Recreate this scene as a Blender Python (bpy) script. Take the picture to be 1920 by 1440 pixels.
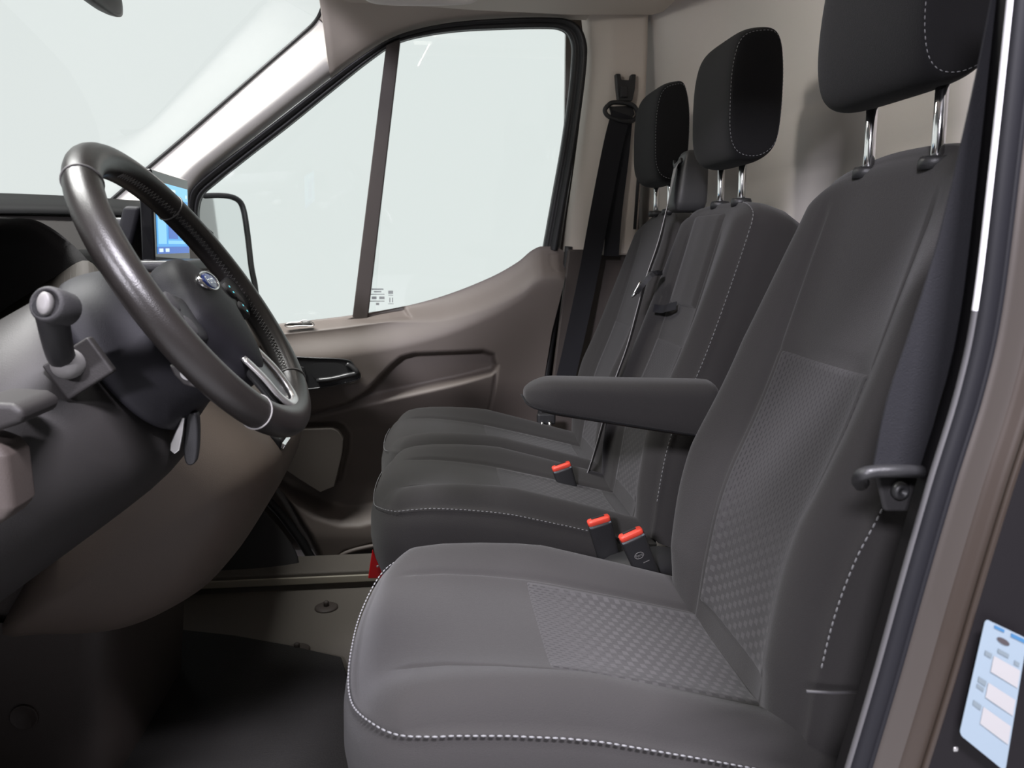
import bpy, bmesh, math, random
import numpy as np
from mathutils import Vector, Matrix

# ------------------------------------------------------------------ scene reset
for o in list(bpy.data.objects):
    bpy.data.objects.remove(o, do_unlink=True)
SC = bpy.context.scene
COL = SC.collection
random.seed(7)

# ------------------------------------------------------------------ camera
# world: +x towards the back of the van, +y across the cab to the passenger door, +z up
F = 1450.0
VPX, VPY = 800.0, 460.0
CAM = np.array([0.0, 0.0, 0.87])
_d = np.array([(VPX - 960) / F, -(VPY - 720) / F, 1.0]); _d /= np.linalg.norm(_d)
_z = np.array([0, _d[2], -_d[1]]); _z /= np.linalg.norm(_z)
_x = -np.cross(_d, _z)
MR = np.array([_x, _d, _z])            # rows: world axes expressed as (right, up, forward)
cd = bpy.data.cameras.new('camera')
cam = bpy.data.objects.new('camera', cd)
COL.objects.link(cam)
cd.sensor_width = 36.0
cd.lens = 36.0 * F / 1920.0
cd.clip_start = 0.02
R3 = Matrix(((MR[0][0], MR[0][1], -MR[0][2]), (MR[1][0], MR[1][1], -MR[1][2]), (MR[2][0], MR[2][1], -MR[2][2])))
cam.matrix_world = Matrix.Translation(Vector(CAM)) @ R3.to_4x4()
SC.camera = cam
cd.dof.use_dof = True
cd.dof.focus_distance = 1.35
cd.dof.aperture_fstop = 9.0

# ------------------------------------------------------------------ world, lamps, exposure
W = bpy.data.worlds.new('studio_white'); SC.world = W
W.use_nodes = True
W.node_tree.nodes['Background'].inputs[0].default_value = (0.83, 0.875, 0.862, 1)
W.node_tree.nodes['Background'].inputs[1].default_value = 1.0
SC.view_settings.view_transform = 'Standard'
SC.view_settings.look = 'None'
SC.view_settings.gamma = 1.0
SC.view_settings.use_curve_mapping = False
SC.view_settings.exposure = 0.0


def area(name, loc, target, sx, sy, power, col):
    l = bpy.data.lights.new(name, 'AREA'); l.shape = 'RECTANGLE'; l.size = sx; l.size_y = sy
    l.energy = power; l.color = col
    o = bpy.data.objects.new(name, l); COL.objects.link(o)
    o.location = loc
    o.rotation_euler = (Vector(target) - Vector(loc)).to_track_quat('-Z', 'Y').to_euler()
    return o


area('studio_lamp_front', (-1.45, 1.5, 3.4), (-1.1, 1.5, 1.0), 0.8, 2.0, 300, (1.0, 0.99, 0.97))
area('studio_lamp_door', (0.75, -0.95, 3.4), (0.5, 0.7, 0.8), 1.1, 0.25, 340, (0.93, 0.90, 1.0))
area('studio_lamp_side', (-2.1, -3.6, 2.85), (0.4, 1.2, 0.9), 0.6, 0.4, 330, (0.93, 0.90, 1.0))


# ------------------------------------------------------------------ projection helper (pixels of the 1920x1440 frame -> point at a stated depth)
def ray(px, py):
    return MR @ np.array([(px - 960) / F, -(py - 720) / F, 1.0])


def at(px, py, y):
    w = ray(px, py); t = (y - CAM[1]) / w[1]
    return CAM + t * w


def atz(px, py, z):
    w = ray(px, py); t = (z - CAM[2]) / w[2]
    return CAM + t * w


def dy(z):                     # passenger door glass leans inwards towards the roof
    return 2.43 - 0.10 * (z - 0.65)


def atd(px, py, off=0.0):
    y = 2.4
    for _ in range(6):
        p = at(px, py, y); y = dy(p[2]) + off
    return p


# ------------------------------------------------------------------ materials
def mat(name, col, rough=0.6, metal=0.0, bump=0.0, bscale=300.0, sheen=0.0, spec=0.5, var=0.0, vscale=8.0,
        emit=None, estr=0.0, coat=0.0):
    m = bpy.data.materials.new(name); m.use_nodes = True
    nt = m.node_tree; b = nt.nodes['Principled BSDF']
    b.inputs['Base Color'].default_value = (*col, 1)
    b.inputs['Roughness'].default_value = rough
    b.inputs['Metallic'].default_value = metal
    b.inputs['Specular IOR Level'].default_value = spec
    if coat:
        b.inputs['Coat Weight'].default_value = coat
    if sheen:
        b.inputs['Sheen Weight'].default_value = sheen
        b.inputs['Sheen Roughness'].default_value = 0.5
    if emit:
        b.inputs['Emission Color'].default_value = (*emit, 1)
        b.inputs['Emission Strength'].default_value = estr
    tc = None
    if bump or var:
        tc = nt.nodes.new('ShaderNodeTexCoord')
    if bump:
        n = nt.nodes.new('ShaderNodeTexNoise'); n.inputs['Scale'].default_value = bscale
        n.inputs['Detail'].default_value = 2.0
        nt.links.new(tc.outputs['Object'], n.inputs['Vector'])
        bp = nt.nodes.new('ShaderNodeBump'); bp.inputs['Strength'].default_value = bump
        bp.inputs['Distance'].default_value = 0.002
        nt.links.new(n.outputs['Fac'], bp.inputs['Height'])
        nt.links.new(bp.outputs['Normal'], b.inputs['Normal'])
    if var:
        n2 = nt.nodes.new('ShaderNodeTexNoise'); n2.inputs['Scale'].default_value = vscale
        n2.inputs['Detail'].default_value = 4.0
        nt.links.new(tc.outputs['Object'], n2.inputs['Vector'])
        mx = nt.nodes.new('ShaderNodeMix'); mx.data_type = 'RGBA'
        mx.inputs['A'].default_value = (*[c * (1 - var) for c in col], 1)
        mx.inputs['B'].default_value = (*[min(1, c * (1 + var)) for c in col], 1)
        nt.links.new(n2.outputs['Fac'], mx.inputs['Factor'])
        nt.links.new(mx.outputs['Result'], b.inputs['Base Color'])
    return m


def glass_mat(name, tint, refl=1.0):
    m = bpy.data.materials.new(name); m.use_nodes = True
    nt = m.node_tree
    for n in list(nt.nodes):
        if n.type != 'OUTPUT_MATERIAL': nt.nodes.remove(n)
    out = nt.nodes['Material Output']
    t = nt.nodes.new('ShaderNodeBsdfTransparent'); t.inputs[0].default_value = (*tint, 1)
    g = nt.nodes.new('ShaderNodeBsdfGlossy'); g.inputs['Roughness'].default_value = 0.02
    f = nt.nodes.new('ShaderNodeFresnel')
    ge = nt.nodes.new('ShaderNodeNewGeometry'); mm = nt.nodes.new('ShaderNodeMapRange')
    mm.inputs['To Min'].default_value = 1.45; mm.inputs['To Max'].default_value = 1 / 1.45   # same thin-pane reflection from both sides
    nt.links.new(ge.outputs['Backfacing'], mm.inputs['Value']); nt.links.new(mm.outputs[0], f.inputs['IOR'])
    x = nt.nodes.new('ShaderNodeMixShader')
    nt.links.new(f.outputs[0], x.inputs[0]); nt.links.new(t.outputs[0], x.inputs[1]); nt.links.new(g.outputs[0], x.inputs[2])
    nt.links.new(x.outputs[0], out.inputs[0])
    return m


def insert_mat(name, base, flip):
    """woven insert: rows of short dark ticks turning into lighter woven blocks (uv in metres)"""
    m = bpy.data.materials.new(name); m.use_nodes = True
    nt = m.node_tree; b = nt.nodes['Principled BSDF']; N = nt.nodes.new; L = nt.links.new
    b.inputs['Roughness'].default_value = 0.85; b.inputs['Sheen Weight'].default_value = 0.1; b.inputs['Specular IOR Level'].default_value = 0.2
    uv = N('ShaderNodeUVMap'); sep = N('ShaderNodeSeparateXYZ'); L(uv.outputs[0], sep.inputs[0])

    def M(op, a, c=None):
        n = N('ShaderNodeMath'); n.operation = op
        for i, v in enumerate((a, c)):
            if v is None: continue
            if isinstance(v, (int, float)): n.inputs[i].default_value = v
            else: L(v, n.inputs[i])
        return n.outputs[0]
    u, v = sep.outputs[0], sep.outputs[1]      # u along the length, v across
    # ticks: cells 10 mm (length) x 5 mm (across), staggered
    cv = M('DIVIDE', v, 0.0062); row = M('FLOOR', cv)
    st = M('MULTIPLY', M('MODULO', M('ABSOLUTE', row), 2.0), 0.5)
    cu = M('ADD', M('DIVIDE', u, 0.0115), st)
    fu = M('FRACT', cu); fv = M('FRACT', cv)
    tick = M('MULTIPLY', M('LESS_THAN', fu, 0.62), M('LESS_THAN', M('ABSOLUTE', M('SUBTRACT', fv, 0.5)), 0.16))
    # blocks: staggered squares of 9 mm
    bv = M('DIVIDE', v, 0.0135); brow = M('FLOOR', bv)
    bst = M('MULTIPLY', M('MODULO', M('ABSOLUTE', brow), 2.0), 0.5)
    bu = M('ADD', M('DIVIDE', u, 0.0170), bst)
    gu = M('FRACT', bu); gv = M('FRACT', bv)
    blk = M('MULTIPLY', M('LESS_THAN', M('ADD', gu, M('MULTIPLY', gv, 0.12)), 0.52),
            M('LESS_THAN', M('ABSOLUTE', M('SUBTRACT', gv, 0.5)), 0.36))
    # blend along the length
    mr = N('ShaderNodeMapRange'); L(u, mr.inputs[0])
    mr.inputs[1].default_value = flip[0]; mr.inputs[2].default_value = flip[1]
    w = mr.outputs[0]
    c1 = N('ShaderNodeMix'); c1.data_type = 'RGBA'
    c1.inputs['A'].default_value = (*base, 1); c1.inputs['B'].default_value = (*[c * 0.50 for c in base], 1)
    L(M('MULTIPLY', tick, M('SUBTRACT', 1.0, M('MULTIPLY', w, 0.8))), c1.inputs['Factor'])
    c2 = N('ShaderNodeMix'); c2.data_type = 'RGBA'
    L(c1.outputs['Result'], c2.inputs['A']); c2.inputs['B'].default_value = (*[c * 1.6 for c in base], 1)
    L(M('MULTIPLY', blk, M('MULTIPLY', w, 0.85)), c2.inputs['Factor'])
    L(c2.outputs['Result'], b.inputs['Base Color'])
    bp = N('ShaderNodeBump'); bp.inputs['Strength'].default_value = 0.4; bp.inputs['Distance'].default_value = 0.001
    L(M('SUBTRACT', 1.0, tick), bp.inputs['Height']); L(bp.outputs['Normal'], b.inputs['Normal'])
    return m


def perf_mat(name, col):
    m = mat(name, col, 0.7)
    nt = m.node_tree; b = nt.nodes['Principled BSDF']
    tc = nt.nodes.new('ShaderNodeTexCoord'); v = nt.nodes.new('ShaderNodeTexVoronoi')
    v.inputs['Scale'].default_value = 320; v.inputs['Randomness'].default_value = 0.0
    nt.links.new(tc.outputs['Object'], v.inputs['Vector'])
    r = nt.nodes.new('ShaderNodeValToRGB'); r.color_ramp.elements[0].position = 0.25; r.color_ramp.elements[1].position = 0.45
    r.color_ramp.elements[0].color = (*[c * 0.45 for c in col], 1); r.color_ramp.elements[1].color = (*col, 1)
    nt.links.new(v.outputs['Distance'], r.inputs[0]); nt.links.new(r.outputs[0], b.inputs['Base Color'])
    return m


M_ = {}
M_['fabric'] = mat('charcoal_fabric', (0.0295, 0.0277, 0.0272), 0.9, bump=0.35, bscale=900, sheen=0.10, spec=0.2, var=0.12, vscale=6)
M_['fabric_side'] = mat('charcoal_side_fabric', (0.032, 0.032, 0.036), 0.85, bump=0.3, bscale=900, sheen=0.1, spec=0.2, var=0.1)
M_['fabric_black'] = mat('black_headrest_fabric', (0.0065, 0.0063, 0.0070), 0.85, bump=0.3, bscale=900, sheen=0.05, spec=0.2)
M_['insert_c'] = insert_mat('woven_cushion_insert', (0.041, 0.039, 0.040), (0.02, 0.12))
M_['insert_b'] = insert_mat('woven_backrest_insert', (0.041, 0.039, 0.040), (0.22, 0.05))
M_['thread'] = mat('grey_thread', (0.17, 0.17, 0.175), 0.7)
M_['black'] = mat('black_plastic', (0.018, 0.018, 0.019), 0.45, bump=0.15, bscale=700)
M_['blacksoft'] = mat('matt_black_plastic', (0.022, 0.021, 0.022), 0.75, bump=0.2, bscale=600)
M_['rubber'] = mat('black_rubber', (0.016, 0.016, 0.017), 0.5)
M_['leather'] = mat('worn_black_leather', (0.015, 0.013, 0.012), 0.34, bump=0.14, bscale=900, var=0.3, vscale=16)
M_['column'] = mat('dark_grey_plastic', (0.011, 0.0105, 0.0135), 0.6, spec=0.3, bump=0.15, bscale=900)
M_['dashgrey'] = mat('grey_brown_dash_plastic', (0.040, 0.035, 0.031), 0.6, spec=0.3, bump=0.2, bscale=800)
M_['dashbrown'] = mat('brown_dash_plastic', (0.130, 0.102, 0.085), 0.58, bump=0.2, bscale=800)
M_['darkbrown'] = mat('dark_brown_plastic', (0.055, 0.044, 0.039), 0.6, bump=0.2, bscale=700)
M_['door'] = mat('taupe_door_plastic', (0.140, 0.117, 0.104), 0.55, bump=0.18, bscale=900)
M_['doorgrey'] = mat('grey_door_plastic', (0.20, 0.18, 0.17), 0.6, bump=0.18, bscale=900)
M_['beige'] = mat('beige_trim', (0.58, 0.52, 0.46), 0.7, bump=0.12, bscale=700)
M_['pillar'] = mat('pale_pillar_trim', (0.80, 0.77, 0.73), 0.65, bump=0.1, bscale=700)
M_['bulk'] = mat('beige_bulkhead_panel', (0.74, 0.69, 0.645), 0.75, bump=0.12, bscale=500)
M_['chrome'] = mat('chrome', (0.8, 0.8, 0.8), 0.12, 1.0)
M_['silver'] = mat('satin_silver', (0.62, 0.61, 0.60), 0.3, 0.9)
M_['red'] = mat('orange_red_plastic', (0.80, 0.075, 0.045), 0.4)
M_['bright_red'] = mat('bright_red_plastic', (0.62, 0.008, 0.012), 0.35)
M_['web'] = mat('black_seat_belt_webbing', (0.017, 0.017, 0.020), 0.7, spec=0.25, bump=0.5, bscale=1100)
M_['greyweb'] = mat('grey_seat_belt_webbing', (0.27, 0.265, 0.265), 0.6, bump=0.5, bscale=1100)
M_['paint'] = mat('taupe_metallic_paint', (0.058, 0.049, 0.043), 0.4, 0.3, coat=0.25)
M_['paintdark'] = mat('dark_brown_paint', (0.035, 0.025, 0.019), 0.4, 0.2, coat=0.3)
M_['seal'] = mat('dark_grey_rubber_seal', (0.009, 0.009, 0.0115), 0.55, spec=0.25)
M_['lip'] = mat('grey_seal_lip', (0.075, 0.073, 0.076), 0.5)
M_['lipglint'] = mat('painted_lip_glint', (0.80, 0.79, 0.80), 0.4)  # light catching the seal lip, painted as white
M_['floorbrown'] = mat('grey_brown_floor_cover', (0.105, 0.093, 0.080), 0.8, bump=0.25, bscale=400)
M_['mat'] = mat('black_rubber_mat', (0.018, 0.017, 0.016), 0.7, spec=0.3, bump=0.5, bscale=260)
M_['sillstrip'] = mat('pale_sill_strip', (0.34, 0.31, 0.25), 0.5)
M_['glass'] = glass_mat('clear_window_glass', (0.97, 0.985, 0.98))
M_['mirror'] = mat('mirror_glass', (0.86, 0.88, 0.88), 0.03, 1.0)
M_['etch'] = mat('grey_glass_print', (0.30, 0.32, 0.32), 0.7)
M_['screenglass'] = mat('black_screen_glass', (0.012, 0.012, 0.013), 0.08)
M_['screen_bg'] = mat('lit_blue_screen', (0.02, 0.1, 0.3), 0.3, emit=(0.055, 0.36, 0.80), estr=0.95)
M_['screen_lt'] = mat('lit_pale_blue_screen', (0.1, 0.2, 0.3), 0.3, emit=(0.24, 0.66, 0.95), estr=0.9)
M_['screen_dk'] = mat('lit_deep_blue_screen', (0.02, 0.05, 0.2), 0.3, emit=(0.03, 0.14, 0.55), estr=0.9)
M_['screen_wh'] = mat('lit_white_screen', (0.6, 0.7, 0.8), 0.3, emit=(0.7, 0.9, 1.0), estr=0.9)
M_['teal'] = mat('lit_teal_symbol', (0.05, 0.3, 0.35), 0.4, emit=(0.12, 0.62, 0.72), estr=0.8)
M_['blue'] = mat('badge_blue', (0.02, 0.05, 0.28), 0.2)
M_['paper'] = mat('pale_blue_sticker_paper', (0.21, 0.265, 0.31), 0.6)
M_['paperwhite'] = mat('white_sticker_print', (0.31, 0.305, 0.305), 0.6)
M_['paperblue'] = mat('blue_sticker_print', (0.035, 0.13, 0.26), 0.6)
M_['paperdark'] = mat('dark_sticker_print', (0.05, 0.042, 0.045), 0.6)
M_['papergrey'] = mat('grey_sticker_print', (0.145, 0.18, 0.20), 0.6)
M_['concrete'] = mat('pale_studio_floor', (0.40, 0.405, 0.405), 0.5, var=0.06)
M_['studiogrey'] = mat('grey_studio_paint', (0.10, 0.10, 0.10), 0.8)
M_['latchblack'] = mat('matt_black_pillar_film', (0.006, 0.005, 0.006), 0.6, spec=0.2)
M_['blackgloss'] = mat('satin_black_plastic', (0.03, 0.03, 0.031), 0.3)
M_['dashdark'] = mat('dark_grey_dash_plastic', (0.018, 0.0165, 0.0155), 0.7, spec=0.1, bump=0.2, bscale=800)
M_['dashpad'] = mat('black_dash_pad', (0.007, 0.007, 0.007), 0.75, spec=0.1, bump=0.2, bscale=600)
M_['knee'] = mat('grey_knee_panel', (0.024, 0.022, 0.0215), 0.55, spec=0.3, bump=0.15, bscale=900)
M_['housing'] = mat('grey_belt_housing', (0.045, 0.045, 0.046), 0.5)
M_['lens'] = mat('lit_fill_lens', (0.8, 0.78, 0.74), 0.4, emit=(1.0, .93, .84), estr=2.0)  # glow of the added fill lamp
M_['grip'] = mat('grey_grip', (0.16, 0.155, 0.15), 0.5)
M_['exterior'] = mat('dark_brown_body_paint', (0.10, 0.08, 0.07), 0.35, 0.3, coat=0.5)


# ------------------------------------------------------------------ object helpers
def link(o, parent=None, label=None, cat=None, group=None, kind=None):
    COL.objects.link(o)
    if parent is not None: o.parent = parent
    if label: o['label'] = label
    if cat: o['category'] = cat
    if group: o['group'] = group
    if kind: o['kind'] = kind
    return o


def mesh(name, verts, faces, m, parent=None, smooth=True, uv=None, **kw):
    me = bpy.data.meshes.new(name)
    me.from_pydata([tuple(map(float, v)) for v in verts], [], faces)
    me.validate()
    bm = bmesh.new(); bm.from_mesh(me)
    bmesh.ops.recalc_face_normals(bm, faces=bm.faces[:])
    bm.to_mesh(me); bm.free()
    if uv is not None:
        ul = me.uv_layers.new(name='UVMap')
        for lp in me.loops:
            ul.data[lp.index].uv = uv[lp.vertex_index]
    for p in me.polygons: p.use_smooth = smooth
    me.materials.append(M_[m] if isinstance(m, str) else m)
    o = bpy.data.objects.new(name, me)
    return link(o, parent, **kw)


def thing(name, label, cat, loc=(0, 0, 0), group=None, kind=None):
    o = bpy.data.objects.new(name, None); o.empty_display_size = 0.05
    link(o, None, label, cat, group, kind)
    return o


def bevel(o, w, seg=3, ang=35):
    b = o.modifiers.new('bevel', 'BEVEL'); b.width = w; b.segments = seg
    b.limit_method = 'ANGLE'; b.angle_limit = math.radians(ang)
    for p in o.data.polygons: p.use_smooth = True
    wn = o.modifiers.new('wn', 'WEIGHTED_NORMAL'); wn.keep_sharp = False
    return o


def subsurf(o, l=2):
    s = o.modifiers.new('sub', 'SUBSURF'); s.levels = l; s.render_levels = l
    return o


def solid(o, t, off=0.0):
    s = o.modifiers.new('solid', 'SOLIDIFY'); s.thickness = t; s.offset = off
    return o


def box(name, c, size, m, parent=None, bev=0.004, rot=None, **kw):
    sx, sy, sz = [s / 2 for s in size]
    vs = [Vector((x, y, z)) for x in (-sx, sx) for y in (-sy, sy) for z in (-sz, sz)]
    if rot is not None: vs = [rot @ v for v in vs]
    vs = [v + Vector(c) for v in vs]
    fs = [(0, 1, 3, 2), (4, 6, 7, 5), (0, 4, 5, 1), (2, 3, 7, 6), (0, 2, 6, 4), (1, 5, 7, 3)]
    o = mesh(name, vs, fs, m, parent, smooth=False, **kw)
    if bev: bevel(o, bev)
    return o


def cat(pts, n, closed=False):
    """Catmull-Rom resample through control points"""
    P = [np.array(p, float) for p in pts]; N = len(P); out = []
    segs = N if closed else N - 1
    for k in range(n if closed else n + 1):
        t = k / n * segs; i = min(int(t), segs - 1); u = t - i
        if closed:
            a, b, c, d = P[(i - 1) % N], P[i % N], P[(i + 1) % N], P[(i + 2) % N]
        else:
            b, c = P[i], P[i + 1]
            a = P[i - 1] if i > 0 else 2 * b - c
            d = P[i + 2] if i + 2 < N else 2 * c - b
        out.append(0.5 * (2 * b + (c - a) * u + (2 * a - 5 * b + 4 * c - d) * u * u + (3 * b - a - 3 * c + d) * u ** 3))
    return out


def even(pts, n):
    """resample a polyline at n+1 even arc-length steps"""
    P = np.array(pts, float); s = np.r_[0, np.cumsum(np.linalg.norm(np.diff(P, axis=0), axis=1))]
    q = np.linspace(0, s[-1], n + 1)
    return [np.array([np.interp(t, s, P[:, k]) for k in range(P.shape[1])]) for t in q]


def plen(pts):
    P = np.array(pts, float); return float(np.linalg.norm(np.diff(P, axis=0), axis=1).sum())


def tube_data(pts, r, closed=False, seg=10, ry=None, up=(0, 0, 1), caps=True):
    P = [Vector(p) for p in pts]; n = len(P); vs = []; fs = []
    prevn = None
    for i, p in enumerate(P):
        a = P[(i - 1) % n] if (closed or i > 0) else p
        b = P[(i + 1) % n] if (closed or i < n - 1) else p
        t = (b - a).normalized()
        if prevn is None:
            u = Vector(up); u = u - t * u.dot(t)
            if u.length < 1e-4: u = Vector((1, 0, 0)) - t * t.x
            nn = u.normalized()
        else:
            nn = (prevn - t * prevn.dot(t)).normalized()
        prevn = nn; bb = t.cross(nn)
        ri = r[i] if hasattr(r, '__len__') else r
        rj = (ry[i] if hasattr(ry, '__len__') else ry) if ry is not None else ri
        for k in range(seg):
            an = 2 * math.pi * k / seg
            vs.append(p + nn * math.cos(an) * ri + bb * math.sin(an) * rj)
    m = n if closed else n - 1
    for i in range(m):
        for k in range(seg):
            a = i * seg + k; b = i * seg + (k + 1) % seg
            c = ((i + 1) % n) * seg + (k + 1) % seg; d = ((i + 1) % n) * seg + k
            fs.append((a, b, c, d))
    if caps and not closed:
        fs.append(tuple(range(seg))); fs.append(tuple(range((n - 1) * seg, n * seg)))
    return vs, fs


def tube(name, pts, r, m, parent=None, **k):
    kw = {a: k.pop(a) for a in ('label', 'cat', 'group', 'kind') if a in k}
    vs, fs = tube_data(pts, r, **k)
    return mesh(name, vs, fs, m, parent, **kw)


def grid(name, rows, m, parent=None, uv=None, thick=0.0, off=0.0, close_u=False, **kw):
    """rows: list of lists of points"""
    n, k = len(rows), len(rows[0]); vs = [p for r in rows for p in r]; fs = []
    for i in range(n - 1):
        for j in range(k if close_u else k - 1):
            j2 = (j + 1) % k
            fs.append((i * k + j, i * k + j2, (i + 1) * k + j2, (i + 1) * k + j))
    o = mesh(name, vs, fs, m, parent, uv=uv, **kw)
    if thick: solid(o, thick, off)
    return o


def loft(name, secs, m, parent=None, caps=True, sub=0, **kw):
    """closed sections lofted into a closed body"""
    n, k = len(secs), len(secs[0]); vs = [p for r in secs for p in r]; fs = []
    for i in range(n - 1):
        for j in range(k):
            j2 = (j + 1) % k
            fs.append((i * k + j, i * k + j2, (i + 1) * k + j2, (i + 1) * k + j))
    if caps:
        for base, rv in ((0, True), ((n - 1) * k, False)):
            c = sum(np.array(vs[base + j], float) for j in range(k)) / k
            vs.append(c); ci = len(vs) - 1
            for j in range(k): fs.append((base + j, base + (j + 1) % k, ci))
    o = mesh(name, vs, fs, m, parent, **kw)
    if sub: subsurf(o, sub)
    return o


def prism(name, poly, depth, m, parent=None, bev=0.0, seg=3, smooth=True, **kw):
    """poly: 3D outline points, depth: extrusion vector"""
    n = len(poly); d = np.array(depth, float); P = [np.array(p, float) for p in poly]
    vs = P + [p + d for p in P]
    fs = [tuple(range(n)), tuple(range(2 * n - 1, n - 1, -1))]
    for i in range(n): fs.append((i, (i + 1) % n, n + (i + 1) % n, n + i))
    o = mesh(name, vs, fs, m, parent, smooth=False, **kw)
    if bev: bevel(o, bev, seg)
    return o


def stitches(name, path, parent, L=0.0055, gap=0.0028, r=0.0009, m='thread', normal=None):
    n = max(2, int(plen(path) / (L + gap))); P = even(path, n); vs = []; fs = []
    for i in range(n):
        a = Vector(P[i]); b = Vector(P[i + 1]); e = a + (b - a) * (L / (L + gap))
        v, f = tube_data([a, (a + e) / 2, e], [r * 0.7, r, r * 0.7], seg=5)
        o = len(vs); vs += v; fs += [tuple(x + o for x in q) for q in f]
    return mesh(name, vs, fs, m, parent, kind='stuff')


def ribbon(name, path, width, m, parent=None, across=(0, 1, 0), thick=0.0016, n=40, **kw):
    """strap: path of points, width vector direction(s)"""
    P = cat(path, n)
    if not isinstance(across[0], (list, tuple, np.ndarray)): across = [across] * len(path)
    A = cat(across, n); vs = []; fs = []
    for i, p in enumerate(P):
        t = P[min(i + 1, n)] - P[max(i - 1, 0)]; t /= np.linalg.norm(t)
        a = A[i] - t * np.dot(A[i], t); a /= np.linalg.norm(a)
        nn = np.cross(t, a)
        for s, q in ((-1, -1), (1, -1), (1, 1), (-1, 1)):
            vs.append(p + a * s * width / 2 + nn * q * thick / 2)
    for i in range(n):
        for k in range(4):
            fs.append((i * 4 + k, i * 4 + (k + 1) % 4, i * 4 + 4 + (k + 1) % 4, i * 4 + 4 + k))
    fs.append((0, 1, 2, 3)); fs.append((n * 4, n * 4 + 1, n * 4 + 2, n * 4 + 3))
    o = mesh(name, vs, fs, m, parent, smooth=False, **kw)
    return o


def sstep(a, b, x):
    t = np.clip((x - a) / (b - a), 0, 1); return t * t * (3 - 2 * t)


def sdf(poly, X, Z):
    """signed distance (negative inside) to a 2D polygon, arrays"""
    P = np.array(poly, float); d = np.full(X.shape, 1e9); s = np.ones(X.shape)
    n = len(P)
    for i in range(n):
        a = P[i]; b = P[i - 1]
        ex, ez = b[0] - a[0], b[1] - a[1]; wx, wz = X - a[0], Z - a[1]
        t = np.clip((wx * ex + wz * ez) / (ex * ex + ez * ez + 1e-12), 0, 1)
        d = np.minimum(d, (wx - ex * t) ** 2 + (wz - ez * t) ** 2)
        c1 = Z >= a[1]; c2 = Z < b[1]; c3 = ex * wz > ez * wx
        flip = (c1 & c2 & c3) | (~c1 & ~c2 & ~c3)
        s = np.where(flip, -s, s)
    return s * np.sqrt(d)


def text_mesh(name, body, size, M4, m, parent, ext=0.0003):
    c = bpy.data.curves.new(name, 'FONT'); c.body = body; c.size = size; c.extrude = ext
    c.align_x = 'CENTER'; c.align_y = 'CENTER'
    t = bpy.data.objects.new(name + '_tmp', c); COL.objects.link(t)
    dg = bpy.context.evaluated_depsgraph_get()
    me = bpy.data.meshes.new_from_object(t.evaluated_get(dg))
    bpy.data.objects.remove(t, do_unlink=True)
    me.transform(M4); me.materials.clear(); me.materials.append(M_[m])
    o = bpy.data.objects.new(name, me)
    return link(o, parent)


# ================================================================== STRUCTURE
# studio floor under the van
mesh('floor_studio', [(-9, -8, -0.80), (9, -8, -0.80), (9, 10, -0.80), (-9, 10, -0.80)], [(0, 1, 2, 3)], 'concrete', smooth=False,
     label='pale studio floor the van stands on', cat='floor', kind='structure')

box('wall_studio_near', (0, -4.2, 1.6), (18, 0.1, 4.8), 'studiogrey', bev=0, label='grey studio wall on the driver side', cat='wall', kind='structure')
box('ceiling_studio', (0, 1.0, 4.0), (18, 10.4, 0.1), 'studiogrey', bev=0, label='grey studio ceiling above the van', cat='ceiling', kind='structure')
# cab floor
FZ = -0.12
box('floor', (-0.1, 1.47, FZ - 0.02), (2.0, 1.86, 0.04), 'floorbrown', bev=0,
    label='grey brown cab floor covering', cat='floor', kind='structure')
# front firewall and body shell (keeps daylight out where the body closes the cab)
box('wall_front', (-1.12, 1.47, 0.30), (0.04, 1.90, 0.90), 'blacksoft', bev=0,
    label='dark firewall in front of the footwell', cat='wall', kind='structure')
box('wall_exterior', (0.02, 2.50, 0.06), (1.9, 0.02, 1.10), 'exterior', bev=0,
    label='outer skin of the passenger door', cat='wall', kind='structure')


box('wall_right', (0.80, 2.52, 0.6), (0.72, 0.02, 2.3), 'exterior', bev=0, label='outer body side behind the passenger door', cat='wall', kind='structure')
# bonnet, near windscreen pillar and the opened driver door (outside the frame, part of the van)
box('wall_bonnet', (-1.65, 1.47, 0.62), (1.0, 1.9, 0.30), 'exterior', bev=0.05, label='bonnet ahead of the windscreen', cat='bonnet', kind='structure')
pa = [(-0.98, 0.50, 0.80), (-0.62, 0.50, 1.12), (-0.30, 0.50, 1.45), (-0.22, 0.50, 1.60)]
tube('trim_6', cat(pa, 16), 0.05, 'exterior', label='near windscreen pillar on the driver side', cat='trim', kind='structure')
prism('door_2', [(-0.98, 0.46, -0.25), (-0.98, 0.46, 0.66), (-1.22, -0.55, 0.78), (-1.22, -0.55, -0.25)], (-0.09, 0.02, 0), 'exterior', bev=0.02,
      label='opened driver door standing forward of the cab', cat='door', kind='structure')
# bulkhead behind the seats
def bulk_x(y, z):
    x = 0.845 - 0.17 * sstep(2.02, 2.40, y) - 0.10 * (1 - sstep(0.50, 0.80, y))
    x += -0.10 * sstep(1.25, 1.75, z)
    x += 0.006 * np.exp(-((z - (1.045 - 0.03 * (y - 1.5))) / 0.010) ** 2)
    x += 0.008 * np.exp(-((z - 1.178) / 0.014) ** 2) * sstep(1.2, 1.45, y) * (1 - sstep(1.75, 1.95, y))
    x += 0.02 * np.exp(-((z - 0.75) / 0.2) ** 2)
    return x


ys = np.linspace(0.45, 2.49, 100); zs = np.linspace(-0.12, 1.75, 130)
grid('wall_rear', [[(float(bulk_x(y, z)), y, z) for y in ys] for z in zs], 'bulk', thick=0.01, off=1.0,
     label='beige moulded bulkhead panel behind the seats', cat='wall', kind='structure')

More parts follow.
